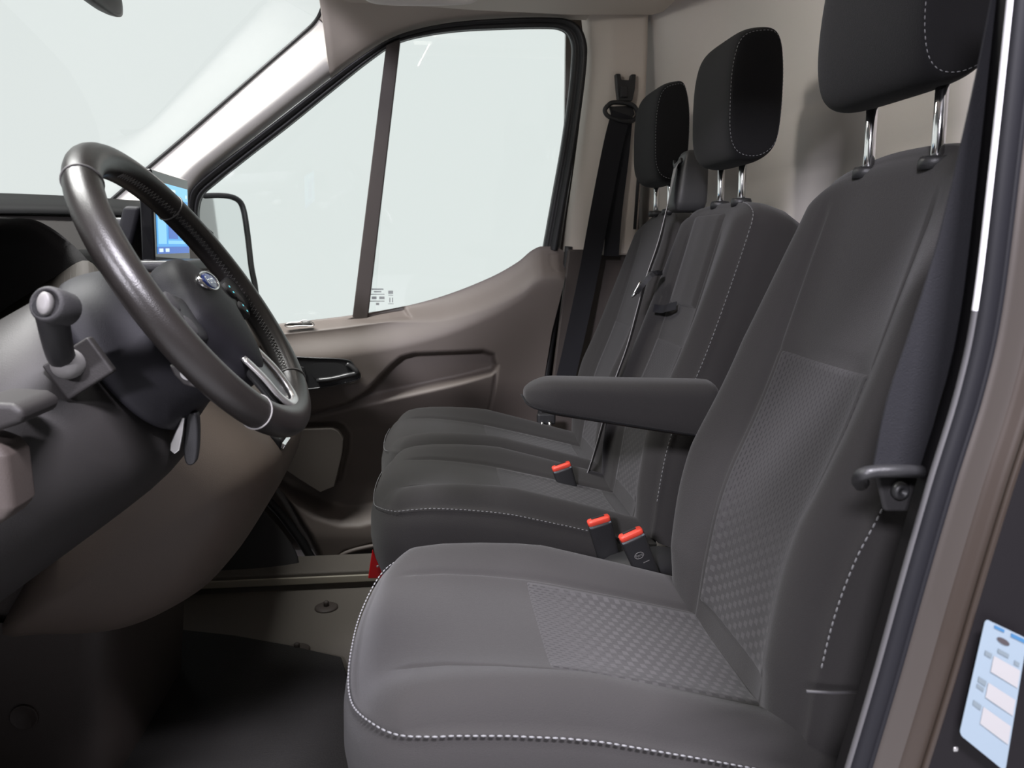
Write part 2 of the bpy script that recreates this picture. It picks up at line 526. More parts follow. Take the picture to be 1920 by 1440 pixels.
# headliner: roof skin and side cant rail above the passenger door
ceil = thing('ceiling', 'beige headliner with an overhead shelf', 'ceiling', kind='structure')
box('roof_panel', (0.22, 1.47, 1.72), (1.32, 2.0, 0.04), 'beige', ceil, bev=0.0)
seal_px = [(352, 400), (353, 372), (362, 350), (400, 316), (460, 270), (540, 208), (620, 146), (690, 96), (740, 68), (800, 50), (870, 39), (960, 33),
           (1030, 32), (1066, 36), (1090, 52), (1101, 80), (1102, 110), (1096, 170), (1082, 270), (1066, 360), (1046, 470)]
glass_px = [(372, 420), (372, 392), (380, 366), (405, 343), (470, 291), (540, 237), (620, 172), (690, 116), (742, 82), (800, 66), (870, 57), (960, 53),
            (1020, 52), (1048, 54), (1064, 64), (1072, 84), (1072, 112), (1067, 170), (1053, 270), (1037, 360), (1018, 466)]
# cant rail: from the outer edge of the door seal up and inwards to the roof
rail = []
so = cat([atd(*p) for p in seal_px[6:14]], 40)
for k, (dyy, dz) in enumerate([(0.005, 0.0), (-0.02, 0.012), (-0.06, 0.045), (-0.11, 0.10), (-0.20, 0.18), (-0.40, 0.22)]):
    rail.append([(p[0], p[1] + dyy, p[2] + dz) for p in so])
for r in rail:                       # carry the rail back to the bulkhead
    r.append(np.array(r[-1]) + np.array([0.22, 0, 0.0]))
    r.append(np.array(r[-1]) + np.array([0.20, 0, 0.0]))
grid('side_rail', rail, 'beige', ceil, thick=0.006, off=1.0)
# overhead shelf end (rounded lower corner at the back)
prof = [at(640, -60, 2.24), at(640, 6, 2.24), at(760, 12, 2.24), at(900, 22, 2.24), at(1080, 30, 2.24), at(1220, 30, 2.24), at(1244, 24, 2.24), at(1254, 4, 2.24),
        at(1254, -60, 2.24)]
prism('overhead_shelf', prof, (0, -1.55, 0), 'beige', ceil, bev=0.012)
# front header above the windscreen
box('header', (-0.33, 1.47, 1.66), (0.20, 1.8, 0.10), 'beige', ceil, bev=0.03)

# near-side cant rail of the open driver's door (casts the door-opening shade)
box('trim_1', (0.2, 0.47, 1.56), (1.25, 0.12, 0.22), 'beige', bev=0.03,
    label='roof rail above the open driver door', cat='trim', kind='structure')

# passenger-side pillar trims
ap = thing('trim_2', 'pale plastic trim on the far windscreen pillar', 'trim', kind='structure')
ws_px = [(600, -40), (605, -5), (603, 18), (590, 42), (560, 70), (500, 122), (420, 192), (340, 262), (280, 313), (210, 374), (150, 426)]
ws = cat([at(px, py, 2.37) for px, py in ws_px], 60)
in_px = [(716, -40), (706, 36), (686, 80), (658, 114), (624, 143), (563, 190), (484, 252), (424, 299), (388, 330), (364, 368), (358, 408)]
inn = cat([atd(*p, 0.004) for p in in_px], 60)
secs = []
for i in range(61):
    a, b = np.array(ws[i]), np.array(inn[i])
    row = []
    for t in np.linspace(0, 1, 9):
        p = a * (1 - t) + b * t
        p = p + np.array([0.0, -0.045, 0.0]) * math.sin(math.pi * t ** 2.2) ** 0.8
        row.append(p)
    secs.append(row)
grid('header_cover', secs[:17], 'beige', ap, thick=0.006, off=1.0)
grid('pillar_cover', secs[16:], 'pillar', ap, thick=0.006, off=1.0)
tube('cover_joint', [p + np.array([0, -0.001, 0]) for p in secs[16]], 0.0018, 'darkbrown', ap)

# B pillar trim, far side
bp_ = thing('trim_3', 'beige trim of the far door pillar behind the passenger belt', 'trim', kind='structure')
lft = [(1096, 24), (1100, 60), (1104, 110), (1096, 200), (1082, 310), (1066, 420), (1062, 450), (1058, 478)]
rgt = [(1211, 24), (1210, 60), (1209, 110), (1205, 200), (1199, 310), (1192, 420), (1190, 450), (1189, 478)]
L_ = cat([atd(*p, -0.02) for p in lft], 40); R_ = cat([atd(*p, -0.05) for p in rgt], 40)
rows = []
for a, b in zip(L_, R_):
    row = []
    for t in np.linspace(0, 1, 13):
        p = a * (1 - t) + b * t
        p = p + np.array([0, -0.035, 0]) * (sstep(0.0, 0.45, t) * (1 - 0.3 * t)) + np.array([0, 0.05, 0]) * (1 - sstep(0, 0.12, t))
        row.append(p)
    rows.append(row)
grid('pillar_cover', rows, 'beige', bp_, thick=0.005, off=1.0)
tube('edge_gap', [at(px, py, 2.312) for px, py in [(1211, 32), (1209, 110), (1204, 210), (1197, 330), (1190, 430)]], 0.005, 'rubber', bp_)
# lower taupe pillar cover
prism('lower_cover', [at(1066, 468, 2.35), at(1215, 468, 2.35), at(1215, 1000, 2.35), at(1000, 1000, 2.35)], (0, 0.02, 0), 'darkbrown', bp_, bev=0.006)
prism('cover_return', [at(1036, 450, 2.46), at(1066, 345, 2.44), at(1086, 230, 2.42), at(1130, 230, 2.42), at(1130, 440, 2.46), at(1120, 800, 2.46), at(1000, 800, 2.46)], (0, 0.02, 0), 'darkbrown', bp_)

# ------------------------------------------------------------------ passenger window
win = thing('window_1', 'passenger door window with black seal and upright divider', 'window', kind='structure')
so = cat([atd(*p, -0.012) for p in seal_px], 120); gi = cat([atd(*p, 0.004) for p in glass_px], 120)
rows = []
for a, b in zip(so, gi):
    a = np.array(a); b = np.array(b); r = []
    for t, h in ((0, 0.016), (0.06, -0.004), (0.30, -0.010), (0.52, -0.002), (0.60, 0.006), (0.72, -0.004), (0.92, 0.004), (1.0, 0.016)):
        p = a * (1 - t) + b * t + np.array([0, h, 0]); r.append(p)
    rows.append(r)
grid('window_seal', rows, 'rubber', win)
belt_px = [(300, 628), (400, 622), (480, 612), (560, 603), (660, 591), (760, 574), (840, 552), (920, 520), (970, 492), (1000, 468), (1040, 452)]
# panes: front quarter light and drop glass, cut by the divider
div_t, div_b = (735, 88), (678, 590)


def edge_pt(t): return gi[int(round(t * 120))]


gl = [np.array(p) for p in gi]
front = [p for p in gl if p[0] < atd(735, 88)[0]] ; rear = [p for p in gl if p[0] >= atd(735, 88)[0]]
lowf = [atd(700, 640, 0.004), atd(350, 660, 0.004)]
lowr = [atd(1030, 640, 0.004), atd(690, 640, 0.004)]
fp = front + [atd(735, 86, 0.004)] + lowf
rp = [atd(735, 86, 0.004)] + rear + lowr
prism('pane', fp, (0, 0.004, 0), 'glass', win)
prism('pane', rp, (0, 0.004, 0), 'glass', win)
prism('divider', [atd(724, 84, -0.012), atd(750, 72, -0.012), atd(750, 80, -0.012), atd(689, 600, -0.012), atd(660, 600, -0.012)], (0, 0.022, 0), 'darkbrown', win, bev=0.003)
# maker's marks etched on the glass
marks = []
for k, (x0, y0, w, h) in enumerate([(697, 541, 22, 2.5), (701, 546, 14, 2), (694, 551, 27, 1.5), (697, 556, 9, 5), (711, 556, 10, 5), (694, 564, 27, 1.5), (705, 568, 6, 4),
                                   (728, 545, 9, 6), (728, 553, 9, 1.2), (730, 558, 2, 9), (735, 558, 2, 9), (728, 569, 10, 1.2)]):
    c = [atd(x0, y0, -0.001), atd(x0 + w, y0, -0.001), atd(x0 + w, y0 + h, -0.001), atd(x0, y0 + h, -0.001)]
    prism('etched_mark', c, (0, 0.0005, 0), 'etch', win)

# ------------------------------------------------------------------ windscreen
wsn = thing('window_2', 'large sloping windscreen with thin black edge seal', 'window', kind='structure')
wl = [np.array(p) for p in ws]
near = [np.array([p[0], 2.94 - p[1], p[2]]) for p in wl]
rows = []
for a, b in zip(wl, near):
    rows.append([a * (1 - t) + b * t + np.array([-0.22, 0, 0.0]) * math.sin(math.pi * t) for t in np.linspace(0, 1, 15)])
grid('pane', rows, 'glass', wsn)
tube('edge_seal', wl, 0.0055, 'rubber', wsn)

# ------------------------------------------------------------------ passenger door
door = thing('door_1', 'taupe moulded passenger door panel with map pocket', 'door', kind='structure')
YD = 2.40


def xz(px, py, y=2.36):
    p = at(px, py, y); return (p[0], p[2])


bl = np.array([[p[0], p[2]] for p in cat([atd(*p, -0.01) for p in belt_px], 80)])
bl = bl[np.argsort(bl[:, 0])]
corner = [(1040, 460), (1056, 464), (1064, 480)]
re_px = [(1064, 462), (1060, 500), (1048, 560), (1034, 620), (1024, 690), (1012, 780), (1006, 860), (1000, 1000), (990, 1150)]
re_ = np.array([xz(*p) for p in re_px]); re_ = re_[np.argsort(re_[:, 1])]
le_px = [(250, 560), (300, 700), (400, 830), (452, 890), (492, 932), (530, 972), (566, 1020), (598, 1072), (625, 1130)]
le_ = np.array([xz(*p) for p in le_px]); le_ = le_[np.argsort(le_[:, 1])]
zb = -0.20
NS, NT = 230, 240
S, T = np.meshgrid(np.linspace(0, 1, NS), np.r_[np.linspace(0, 0.9, NT - 60), np.linspace(0.9, 1, 61)[1:]])
zn = zb + T * (0.70 - zb)
xl = np.interp(zn, le_[:, 1], le_[:, 0]); xr = np.interp(zb + T * (0.87 - zb), re_[:, 1], re_[:, 0])
X = xl + (xr - xl) * S
zt = np.interp(X, bl[:, 0], bl[:, 1])
xmax = xz(1040, 460)[0]
zt = np.minimum(zt, xz(1040, 462)[1])
zt = zt - 0.02 * sstep(xmax + 0.0, xmax + 0.045, X) ** 2
Z = zb + T * (zt - zb)
b = zt - Z
wdt = np.interp(X, [-0.45, -0.12, 0.05, 0.30], [0.030, 0.034, 0.075, 0.10])
Y = 2.425 - 0.10 * (Z - 0.65) - 0.062 * sstep(0.0, 1.0, b / wdt) ** 0.9
# armrest belly: bulges inwards down to the pull recess
Y += -0.035 * sstep(0.03, 0.12, b) * sstep(0.30, 0.46, Z) * (1 - 0.6 * sstep(0.05, 0.35, X))
# lower face recedes
Y += 0.035 * (1 - sstep(0.18, 0.42, Z)) * sstep(-0.05, 0.12, Z)


def P2(l): return [xz(*p) for p in l]


# pull recess between its upper edge and its lit shelf
rec = sdf(P2([(540, 792), (600, 772), (650, 757), (690, 730), (735, 681), (752, 667), (775, 661), (905, 656), (926, 664), (932, 684), (922, 730), (860, 750), (760, 780), (660, 800), (540, 830)]), X, Z)
lz = np.array(P2([(540, 806), (600, 790), (660, 773), (760, 747), (860, 722), (930, 702)]))
shelf = sstep(0.0, 1.0, (Z - np.interp(X, lz[:, 0], lz[:, 1])) / np.interp(X, [lz[0, 0], lz[-1, 0]], [0.050, 0.022]))
Y += 0.042 * (1 - sstep(-0.014, 0.004, rec)) * shelf
Y += 0.012 * (1 - sstep(0.0, 0.10, np.interp(X, lz[:, 0], lz[:, 1]) - Z)) * 0
# groove at the rear of the recess panel
for line in ([(932, 684), (926, 730), (916, 790), (910, 840)],):
    g = np.full(X.shape, 9.0); q = P2(line)
    for i in range(len(q) - 1):
        g = np.minimum(g, np.abs(sdf([q[i], q[i + 1], (q[i][0] + 1e-5, q[i][1])], X, Z)))
    Y += 0.006 * np.exp(-(g / 0.004) ** 2)
# small tray in the top ledge
tray = sdf(P2([(640, 603), (700, 589), (755, 577), (772, 598), (700, 606)]), X, Z)
Y += 0.022 * (1 - sstep(-0.008, 0.002, tray))
# handle bowl
bowl = sdf(P2([(530, 676), (600, 675), (655, 678), (674, 703), (664, 712), (600, 724), (560, 728), (530, 728)]), X, Z)
Y += 0.022 * (1 - sstep(-0.006, 0.004, bowl))
# speaker field
spk = sdf(P2([(500, 800), (625, 797), (640, 803), (652, 822), (650, 850), (634, 918), (602, 930), (560, 905), (500, 862)]), X, Z)
Y += 0.004 * (1 - sstep(-0.004, 0.004, spk)) - 0.003 * np.exp(-(spk / 0.006) ** 2)
# lower bin: shelf then bulging face
binp = sdf(P2([(440, 850), (520, 905), (600, 950), (640, 962), (670, 962), (760, 940), (1000, 930), (1000, 1200), (640, 1200), (560, 1020)]), X, Z)
Y += -0.062 * (1 - sstep(-0.055, 0.0, binp))
cav = sdf(P2([(634, 1048), (645, 1038), (720, 1018), (800, 1010), (800, 1200), (690, 1200), (655, 1090)]), X, Z)
Y += 0.060 * (1 - sstep(-0.010, 0.004, cav))
# speck: small square cap near the rear top corner
capd = sdf(P2([(1036, 476), (1056, 476), (1052, 512), (1040, 508), (1034, 496)]), X, Z)
Y += 0.002 * np.exp(-(capd / 0.003) ** 2)
rows = [[(X[i, j], Y[i, j], Z[i, j]) for j in range(NS)] for i in range(NT)]
grid('door_card', rows, 'door', door)


def door_y(px, py):
    x, z = xz(px, py); k = np.argmin((X - x) ** 2 + (Z - z) ** 2); return float(Y.flat[k])


# black bezel, handle and switches
bz = cat([at(*p, 2.322) for p in [(528, 675), (600, 672), (650, 675), (662, 684), (675, 704), (662, 714), (600, 727), (560, 731), (528, 731)]], 40, True)
prism('handle_bezel', bz, (0, 0.012, 0), 'black', door, bev=0.003)
cup = cat([at(*p, 2.3205) for p in [(582, 684), (625, 681), (648, 688), (652, 700), (640, 706), (600, 713), (586, 704)]], 30, True)
prism('handle_cup', cup, (0, 0.002, 0), 'rubber', door)
hp = [at(594, 714, 2.314), at(622, 711, 2.312), at(648, 705, 2.310), at(668, 700, 2.314), at(664, 692, 2.316), at(650, 682, 2.319)]
tube('bezel_rim', [p + np.array([0, -.001, 0]) for p in bz], .0028, 'blackgloss', door, closed=True, seg=8)
tube('door_handle', cat(hp, 24), [0.006] + [0.0085] * 20 + [0.008, 0.008, 0.008, 0.007], 'blackgloss', door, label='black inside door handle')
sw = prism('lock_switch', [at(558, 686, 2.319), at(570, 688, 2.319), at(574, 704, 2.319), at(570, 713, 2.319), at(560, 711, 2.319)], (0, -0.004, 0), 'black', door, bev=0.0015)
for (a, c) in ((562, 694), (567, 706)):
    prism('lock_symbol', cat([at(a + 3 * math.cos(t), c + 3.5 * math.sin(t), 2.3145) for t in np.linspace(0, 6.283, 9)[:-1]], 12, True), (0, 0.0005, 0), 'teal', sw)
yv = 2.372
wsw = box('window_switch', at(560, 608, yv), (0.080, 0.014, 0.006), 'black', door, bev=0.003)
tube('switch_rim', cat([at(*p, yv - 0.008) for p in [(534, 609), (545, 605), (560, 604), (568, 601), (580, 602), (588, 606), (586, 611), (560, 611), (540, 613)]], 40, True), 0.0014, 'silver', wsw, closed=True)
box('switch_key', at(574, 605, yv - 0.004), (0.026, 0.010, 0.010), 'silver', wsw, bev=0.004)
spk_px = [(505, 806), (622, 802), (634, 807), (645, 823), (643, 850), (628, 912), (601, 923), (560, 898), (505, 860)]
prism('speaker_grille', [(at(*p, 2.36)[0], 2.352, at(*p, 2.36)[2]) for p in spk_px], (0, 0.03, 0), perf_mat('perforated_taupe_plastic', (0.085, 0.072, 0.062)), door, bev=0.004)
tube('door_edge_seal', [(le_[k][0] - 0.012, 2.40, le_[k][1]) for k in range(len(le_))], 0.014, 'rubber', door)
tube('rear_edge_seal', cat([(re_[k][0] + 0.008, 2.385, re_[k][1]) for k in range(len(re_))], 30), 0.012, 'rubber', door)
tube('bin_rim', cat([at(*p, 2.335) for p in [(720, 1020), (670, 1030), (640, 1042), (636, 1058), (648, 1082), (668, 1115)]], 24), 0.007, 'door', door)

# sill at the foot of the passenger door
sill = thing('trim_4', 'dark sill step with a pale front strip below the passenger door', 'trim', kind='structure')
box('sill_step', (-0.1, 2.235, -0.105), (1.25, 0.13, 0.075), 'floorbrown', sill, bev=0.006)
box('sill_strip', (-0.1, 2.166, -0.090), (1.20, 0.008, 0.022), 'sillstrip', sill, bev=0.003)

# ------------------------------------------------------------------ near door pillar (driver side) with seals and paint
bpn = thing('trim_5', 'open door pillar beside the driver seat with rubber seal and taupe paint', 'trim', kind='structure')
A_px = [(1925, -260), (1906, -120), (1893, 0), (1862, 290), (1828, 575), (1794, 735), (1742, 905), (1690, 1085), (1640, 1265), (1588, 1440), (1540, 1600), (1500, 1760)]
YA = 0.54
A_ = cat([at(*p, YA) for p in A_px], 90)


def strip(name, offs, m, i0=0, i1=90, parent=bpn, **kw):
    rows = [[(a[0] + dx, YA + yy, a[2]) for dx, yy in offs] for a in A_[i0:i1 + 1]]
    return grid(name, rows, m, parent, **kw)


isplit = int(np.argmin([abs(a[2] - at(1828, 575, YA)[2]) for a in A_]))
arc = lambda cx, cy, r, a0, a1, n=10: [(cx + r * math.cos(math.radians(t)), cy + r * math.sin(math.radians(t))) for t in np.linspace(a0, a1, n)]
strip('lip_glint', arc(0.0015, 0.0, 0.0032, 0, 360, 12), 'lipglint', 0, isplit)  # upper length of the lip, white standing in for its reflection
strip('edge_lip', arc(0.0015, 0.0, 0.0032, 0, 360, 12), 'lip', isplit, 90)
strip('rubber_seal', arc(0.0085, 0.000, 0.0085, 60, 330, 16), 'seal')
strip('seal_ridge', arc(0.0150, -0.006, 0.0025, 60, 330, 10), 'seal')
strip('painted_flange', [(0.010, 0.02), (0.014, 0.0), (0.0165, -0.008), (0.022, -0.010), (0.030, -0.012), (0.034, -0.014)], 'paint')
strip('painted_return', [(0.034, -0.014), (0.037, -0.017), (0.042, -0.018), (0.045, -0.021), (0.047, -0.024)], 'paintdark')
strip('outer_edge', arc(0.048, -0.024, 0.0028, 0, 360, 10), 'paintdark')
strip('latch_panel', [(0.047, -0.022), (0.052, -0.025), (0.20, -0.045), (0.40, -0.06)], 'latchblack')
strip('inner_trim', [(0.006, 0.004), (0.012, 0.03), (0.05, 0.05), (0.25, 0.06)], 'latchblack')
box('latch_screw', at(1790, 1403, 0.514), (0.004, 0.004, 0.004), 'silver', bpn, bev=0.001)

# ================================================================== SEATS
UB = Vector((0.262, 0, 0.965))          # up along the backrest
NB = Vector((-0.965, 0, 0.262))         # out of the backrest face


class Cushion:
    def __init__(s, xf, yc, Wd, L, dz=0.0, hb=0.034, qs=0.128, D=0.11, sl=1.0):
        s.xf, s.yc, s.W, s.L, s.dz, s.hb, s.qs, s.D, s.sl = xf, yc, Wd, L, dz, hb, qs, D, sl

    def p0(s, q):
        a = np.clip(np.abs(q) / s.W, 0, 1); n = 2.5
        return s.D * (1 - (1 - a ** n) ** (1 / n))

    def z(s, x, q):
        r = x - s.xf
        zc = np.interp(r, [0, .04, .08, .12, .18, .24, .38, .54], [.366, .376, .380, .379, .371, .360, .326, .285]) + s.dz
        k = np.abs(q) / s.W
        bol = s.hb * np.exp(-((k - .80) / .24) ** 2) * np.interp(r, [0, .08, .28, .54], [.15, .45, 1.0, .75])
        g = -0.0045 * np.exp(-((np.abs(q) - s.qs - 0.02 * sstep(0.1, 0.0, r) * 0) / .005) ** 2) * sstep(.05, .09, r)
        R = 0.050
        d = np.minimum(s.W - np.abs(q), r - s.p0(q) * 0.9)
        d = np.clip(d, 0.16 * R, R)
        roll = R - np.sqrt(np.maximum(R * R - (R - d) ** 2, 0))
        return zc + bol + g - roll

    def build(s, parent, name='cushion'):
        qn = np.r_[np.linspace(-1, -0.86, 10), np.linspace(-.84, -(s.qs + .012) / s.W, 12), np.linspace(-(s.qs + .009) / s.W, -(s.qs - .009) / s.W, 9),
                   np.linspace(-(s.qs - .014) / s.W, 0, 14)]
        qn = np.r_[qn, -qn[::-1][1:]]
        un = np.r_[np.linspace(0, .14, 14), np.linspace(.16, 1, 46)]
        rows = []
        for u in un:
            row = []
            for t in qn:
                q = t * s.W; a = s.p0(q); x = s.xf + a + (s.L - a) * u
                row.append((x, s.yc + q, float(s.z(np.array(x), np.array(q)))))
            rows.append(row)
        n, k = len(rows), len(rows[0])
        vs = [p for r in rows for p in r]
        fs = [(i * k + j, i * k + j + 1, (i + 1) * k + j + 1, (i + 1) * k + j) for i in range(n - 1) for j in range(k - 1)]
        per = [(i * k) for i in range(n - 1, 0, -1)] + list(range(0, k)) + [i * k + k - 1 for i in range(1, n)]
        P = [np.array(vs[i]) for i in per]
        s.rim = P
        base = per
        for (o, dn) in ((-0.001, .004), (.004, .012), (.009, .035), (.010, .07), (.004, .11), (-.01, .15), (-.03, .165)):
            new = []
            for i, p in enumerate(P):
                a = P[max(i - 1, 0)]; b = P[min(i + 1, len(P) - 1)]
                t = (b - a)[:2]; t /= np.linalg.norm(t) + 1e-9
                nn = np.array([-t[1], t[0]])
                if np.dot(nn, p[:2] - np.array([s.xf + .3, s.yc])) < 0: nn = -nn
                zz = p[2] - dn
                if dn > .1: zz = (p[2] - dn) * 0.5 + 0.5 * (s.dz + .345 - dn)
                vs.append((p[0] + nn[0] * o, p[1] + nn[1] * o, zz)); new.append(len(vs) - 1)
            for i in range(len(P) - 1): fs.append((base[i], base[i + 1], new[i + 1], new[i]))
            base = new
        o = mesh(name, vs, fs, 'fabric', parent)
        return o

    def surf(s, x, q, off=0.0):
        return np.array([x, s.yc + q, float(s.z(np.array(x), np.array(q))) + off])

    def insert(s, parent, xa, xb, name='cushion_insert'):
        Q = s.qs - 0.004; nx, nq = 46, 30; rows = []; uv = []
        for i, x in enumerate(np.linspace(xa, xb, nx)):
            r = []
            for j, q in enumerate(np.linspace(-Q, Q, nq)):
                edge = (i in (0, nx - 1)) or (j in (0, nq - 1))
                r.append(s.surf(x, q, -0.004 if edge else 0.0022)); uv.append((x - xa, q + 5.0))
            rows.append(r)
        return grid(name, rows, 'insert_c', parent, uv=uv)

    def stitch(s, parent, a=0.0, b=1.0, name='stitching', off=0.002, r=0.0010):
        n = len(s.rim); P = s.rim[int(a * n):max(int(b * n), 2)]
        c = np.array([s.xf + .3, s.yc, 0]); Q = []
        for p in P:
            d = np.array([p[0] - c[0], p[1] - c[1], 0]); d /= np.linalg.norm(d)
            Q.append(p + d * 0.0025 + np.array([0, 0, 0.0015]))
        return stitches(name, Q, parent, r=r)


class Back:
    def __init__(s, x0, yc, z0, Wk, H, hb=0.055, qs=0.122, Hd=0.13, thick=0.11):
        s.hs = .437 if H > .7 else .38
        s.x0, s.yc, s.z0, s.Wk, s.H, s.hb, s.qs, s.Hd, s.thick = x0, yc, z0, Wk, H, hb, qs, Hd, thick

    def Wd(s, h): return np.interp(h / s.H, [0, .15, .4, .6, .8, 1.0], s.Wk)

    def htop(s, t): return s.H - s.Hd * (1 - (1 - np.clip(np.abs(t), 0, 1) ** 2.6) ** (1 / 2.6))

    def D(s, h, q):
        Wd = s.Wd(h); k = np.abs(q) / Wd
        bol = s.hb * np.exp(-((k - .80) / .25) ** 2) * np.interp(h / s.H, [0, .12, .35, .6, .85, 1.0], [.45, .85, 1.0, .75, .35, .15])
        lum = 0.018 * np.exp(-((h - .20) / .13) ** 2)
        g = -0.0045 * np.exp(-((np.abs(q) - s.qs) / .005) ** 2) * (1 - sstep(.86 * s.H, .92 * s.H, h))
        g = g - 0.003 * np.exp(-((h - s.hs) / .004) ** 2) * (np.abs(q) < s.qs)
        R = .042
        top = s.htop(q / Wd)
        d = np.minimum(Wd - np.abs(q), top - h); d = np.clip(d, .18 * R, R)
        roll = R - np.sqrt(np.maximum(R * R - (R - d) ** 2, 0))
        return bol + lum + g - roll

    def pt(s, h, q, off=0.0):
        d = float(s.D(np.array(h), np.array(q))) + off
        return np.array([s.x0 + UB.x * h + NB.x * d, s.yc + q, s.z0 + UB.z * h + NB.z * d])

    def build(s, parent, name='backrest', m='fabric'):
        w = .24
        qn = np.r_[np.linspace(-1, -.86, 9), np.linspace(-.84, -(s.qs + .014) / w, 11), np.linspace(-(s.qs + .011) / w, -(s.qs - .011) / w, 11), np.linspace(-(s.qs - .02) / w, 0, 12)]
        qn = np.r_[qn, -qn[::-1][1:]]
        hn = np.r_[np.linspace(0, .84, 56), np.linspace(.855, 1, 12)]
        rows = []
        for t in hn:
            row = []
            for a in qn:
                h = t * float(s.htop(a)); q = a * float(s.Wd(h)); row.append(s.pt(h, q))
            rows.append(row)
        n, k = len(rows), len(rows[0]); vs = [p for r in rows for p in r]
        fs = [(i * k + j, i * k + j + 1, (i + 1) * k + j + 1, (i + 1) * k + j) for i in range(n - 1) for j in range(k - 1)]
        per = [i * k for i in range(0, n)] + [(n - 1) * k + j for j in range(1, k)] + [i * k + k - 1 for i in range(n - 2, -1, -1)]
        s.rim = [np.array(vs[i]) for i in per]
        c = np.array([s.x0 + UB.x * s.H * .45, s.yc, s.z0 + UB.z * s.H * .45])
        base = per
        nb = np.array(NB)
        prev = s.rim
        for (o, dn) in ((0.0, .004), (.006, .014), (.010, .04), (.008, .075), (-.004, s.thick), (-.05, s.thick + .01)):
            new = []
            for p in s.rim:
                d = p - c; d = d - nb * np.dot(d, nb); d /= np.linalg.norm(d)
                # level the rear edge: measure depth from the flat reference plane for the last rings
                q = p + d * o - nb * dn
                vs.append(q); new.append(len(vs) - 1)
            for i in range(len(base) - 1): fs.append((base[i], base[i + 1], new[i + 1], new[i]))
            base = new
        fs.append(tuple(base))
        return mesh(name, vs, fs, m, parent)

    def insert(s, parent, ha, hb, name='backrest_insert'):
        Q = s.qs - .005; nx, nq = 50, 30; rows = []; uv = []
        for i, h in enumerate(np.linspace(ha, hb, nx)):
            r = []
            for j, q in enumerate(np.linspace(-Q, Q, nq)):
                edge = (i in (0, nx - 1)) or (j in (0, nq - 1))
                r.append(s.pt(h, q, -0.004 if edge else .0022)); uv.append((h - ha, q + 5.0))
            rows.append(r)
        return grid(name, rows, 'insert_b', parent, uv=uv)

    def stitch(s, parent, a, b, name='stitching', r=0.001):
        n = len(s.rim); P = s.rim[int(a * n):int(b * n)]
        c = np.array([s.x0 + UB.x * s.H * .45, s.yc, s.z0 + UB.z * s.H * .45]); nb = np.array(NB); Q = []
        for p in P:
            d = p - c; d = d - nb * np.dot(d, nb); d /= np.linalg.norm(d); Q.append(p + d * .002 + nb * .001)
        return stitches(name, Q, parent, r=r)


def headrest(parent, prof, yc, hw, posts, ztop, collars=True):
    """prof: closed x-z outline; posts: list of (x, y, z_low)"""
    pr = cat([(p[0], p[1]) for p in prof], 44, True)
    c = np.mean(np.array(pr), axis=0)
    secs = []
    for v in np.r_[-1, -.985, -.95, -.88, -.78, np.linspace(-.62, .62, 7), .78, .88, .95, .985, 1]:
        sc = (1 - abs(v) ** 5.0) ** (1 / 3.4) if abs(v) < 1 else 0.0
        sc = 0.80 + 0.20 * sc if abs(v) < 1 else 0.74
        yy = yc + hw * v
        secs.append([(c[0] + (p[0] - c[0]) * sc, yy, c[1] + (p[1] - c[1]) * sc) for p in pr])
    hr = loft('headrest', secs, 'fabric_black', parent, sub=1)
    # U-shaped stitch line around the near side panel
    P = []
    for p in pr:
        sc = 0.90
        P.append((c[0] + (p[0] - c[0]) * sc, yc - hw * 0.975, c[1] + (p[1] - c[1]) * sc))
    P.append(P[0])
    stitches('stitching', P, hr, L=.004, gap=.003, r=.0007)
    for (x, y, zl) in posts:
        po = tube('headrest_post', [(x, y, zl - .03), (x, y, zl + .02), (x - .002, y, ztop)], .0075, 'chrome', parent, seg=14)
        if collars:
            vs = []; secs = []
            for zz, r in ((zl - .014, .018), (zl - .004, .018), (zl + .001, .016), (zl + .002, .008)):
                secs.append([(x + r * 1.15 * math.cos(t), y + r * math.sin(t), zz) for t in np.linspace(0, 2 * math.pi, 21)[:-1]])
            loft('post_collar', secs, 'black', po)
    return hr


# ------------------------------------------------------------------ driver seat
ds = thing('bucket_seat', 'charcoal driver seat with woven insert, nearest to the open door', 'seat')
dc = Cushion(-0.105, 0.955, 0.238, 0.56, dz=0.008, hb=.044, qs=0.130)
dc.build(ds)
dc.insert(ds, 0.135, 0.408)
dc.stitch(ds, 0.02, 0.99, r=.0013)
db = Back(0.408, 0.955, 0.30, [.212, .220, .226, .222, .208, .190], 0.72)
db.build(ds)
db.insert(ds, 0.03, 0.437)
db.stitch(ds, 0.06, 0.40, r=.0013)
box('seat_base', (0.20, 0.945, 0.06), (0.46, 0.42, 0.30), 'blacksoft', ds, bev=0.02)
box('seat_rail', (0.18, 0.735, 0.10), (0.60, 0.03, 0.04), 'silver', ds, bev=0.004)
box('side_cover', (0.36, 0.700, 0.245), (0.26, 0.03, 0.12), 'column', ds, bev=0.012)
tube('side_cover_cord', [at(1512, 1296, .66), at(1560, 1299, .66), at(1610, 1298, .66)], .0015, 'lip', ds)
headrest(ds, [(0.566, 1.052), (0.548, 1.080), (0.543, 1.14), (0.552, 1.23), (0.576, 1.305), (0.615, 1.325), (0.642, 1.29), (0.650, 1.20), (0.646, 1.12), (0.632, 1.070), (0.600, 1.050)],
         0.972, 0.122, [(0.603, 1.035, 0.974), (0.600, 0.885, 0.972)], 1.10)
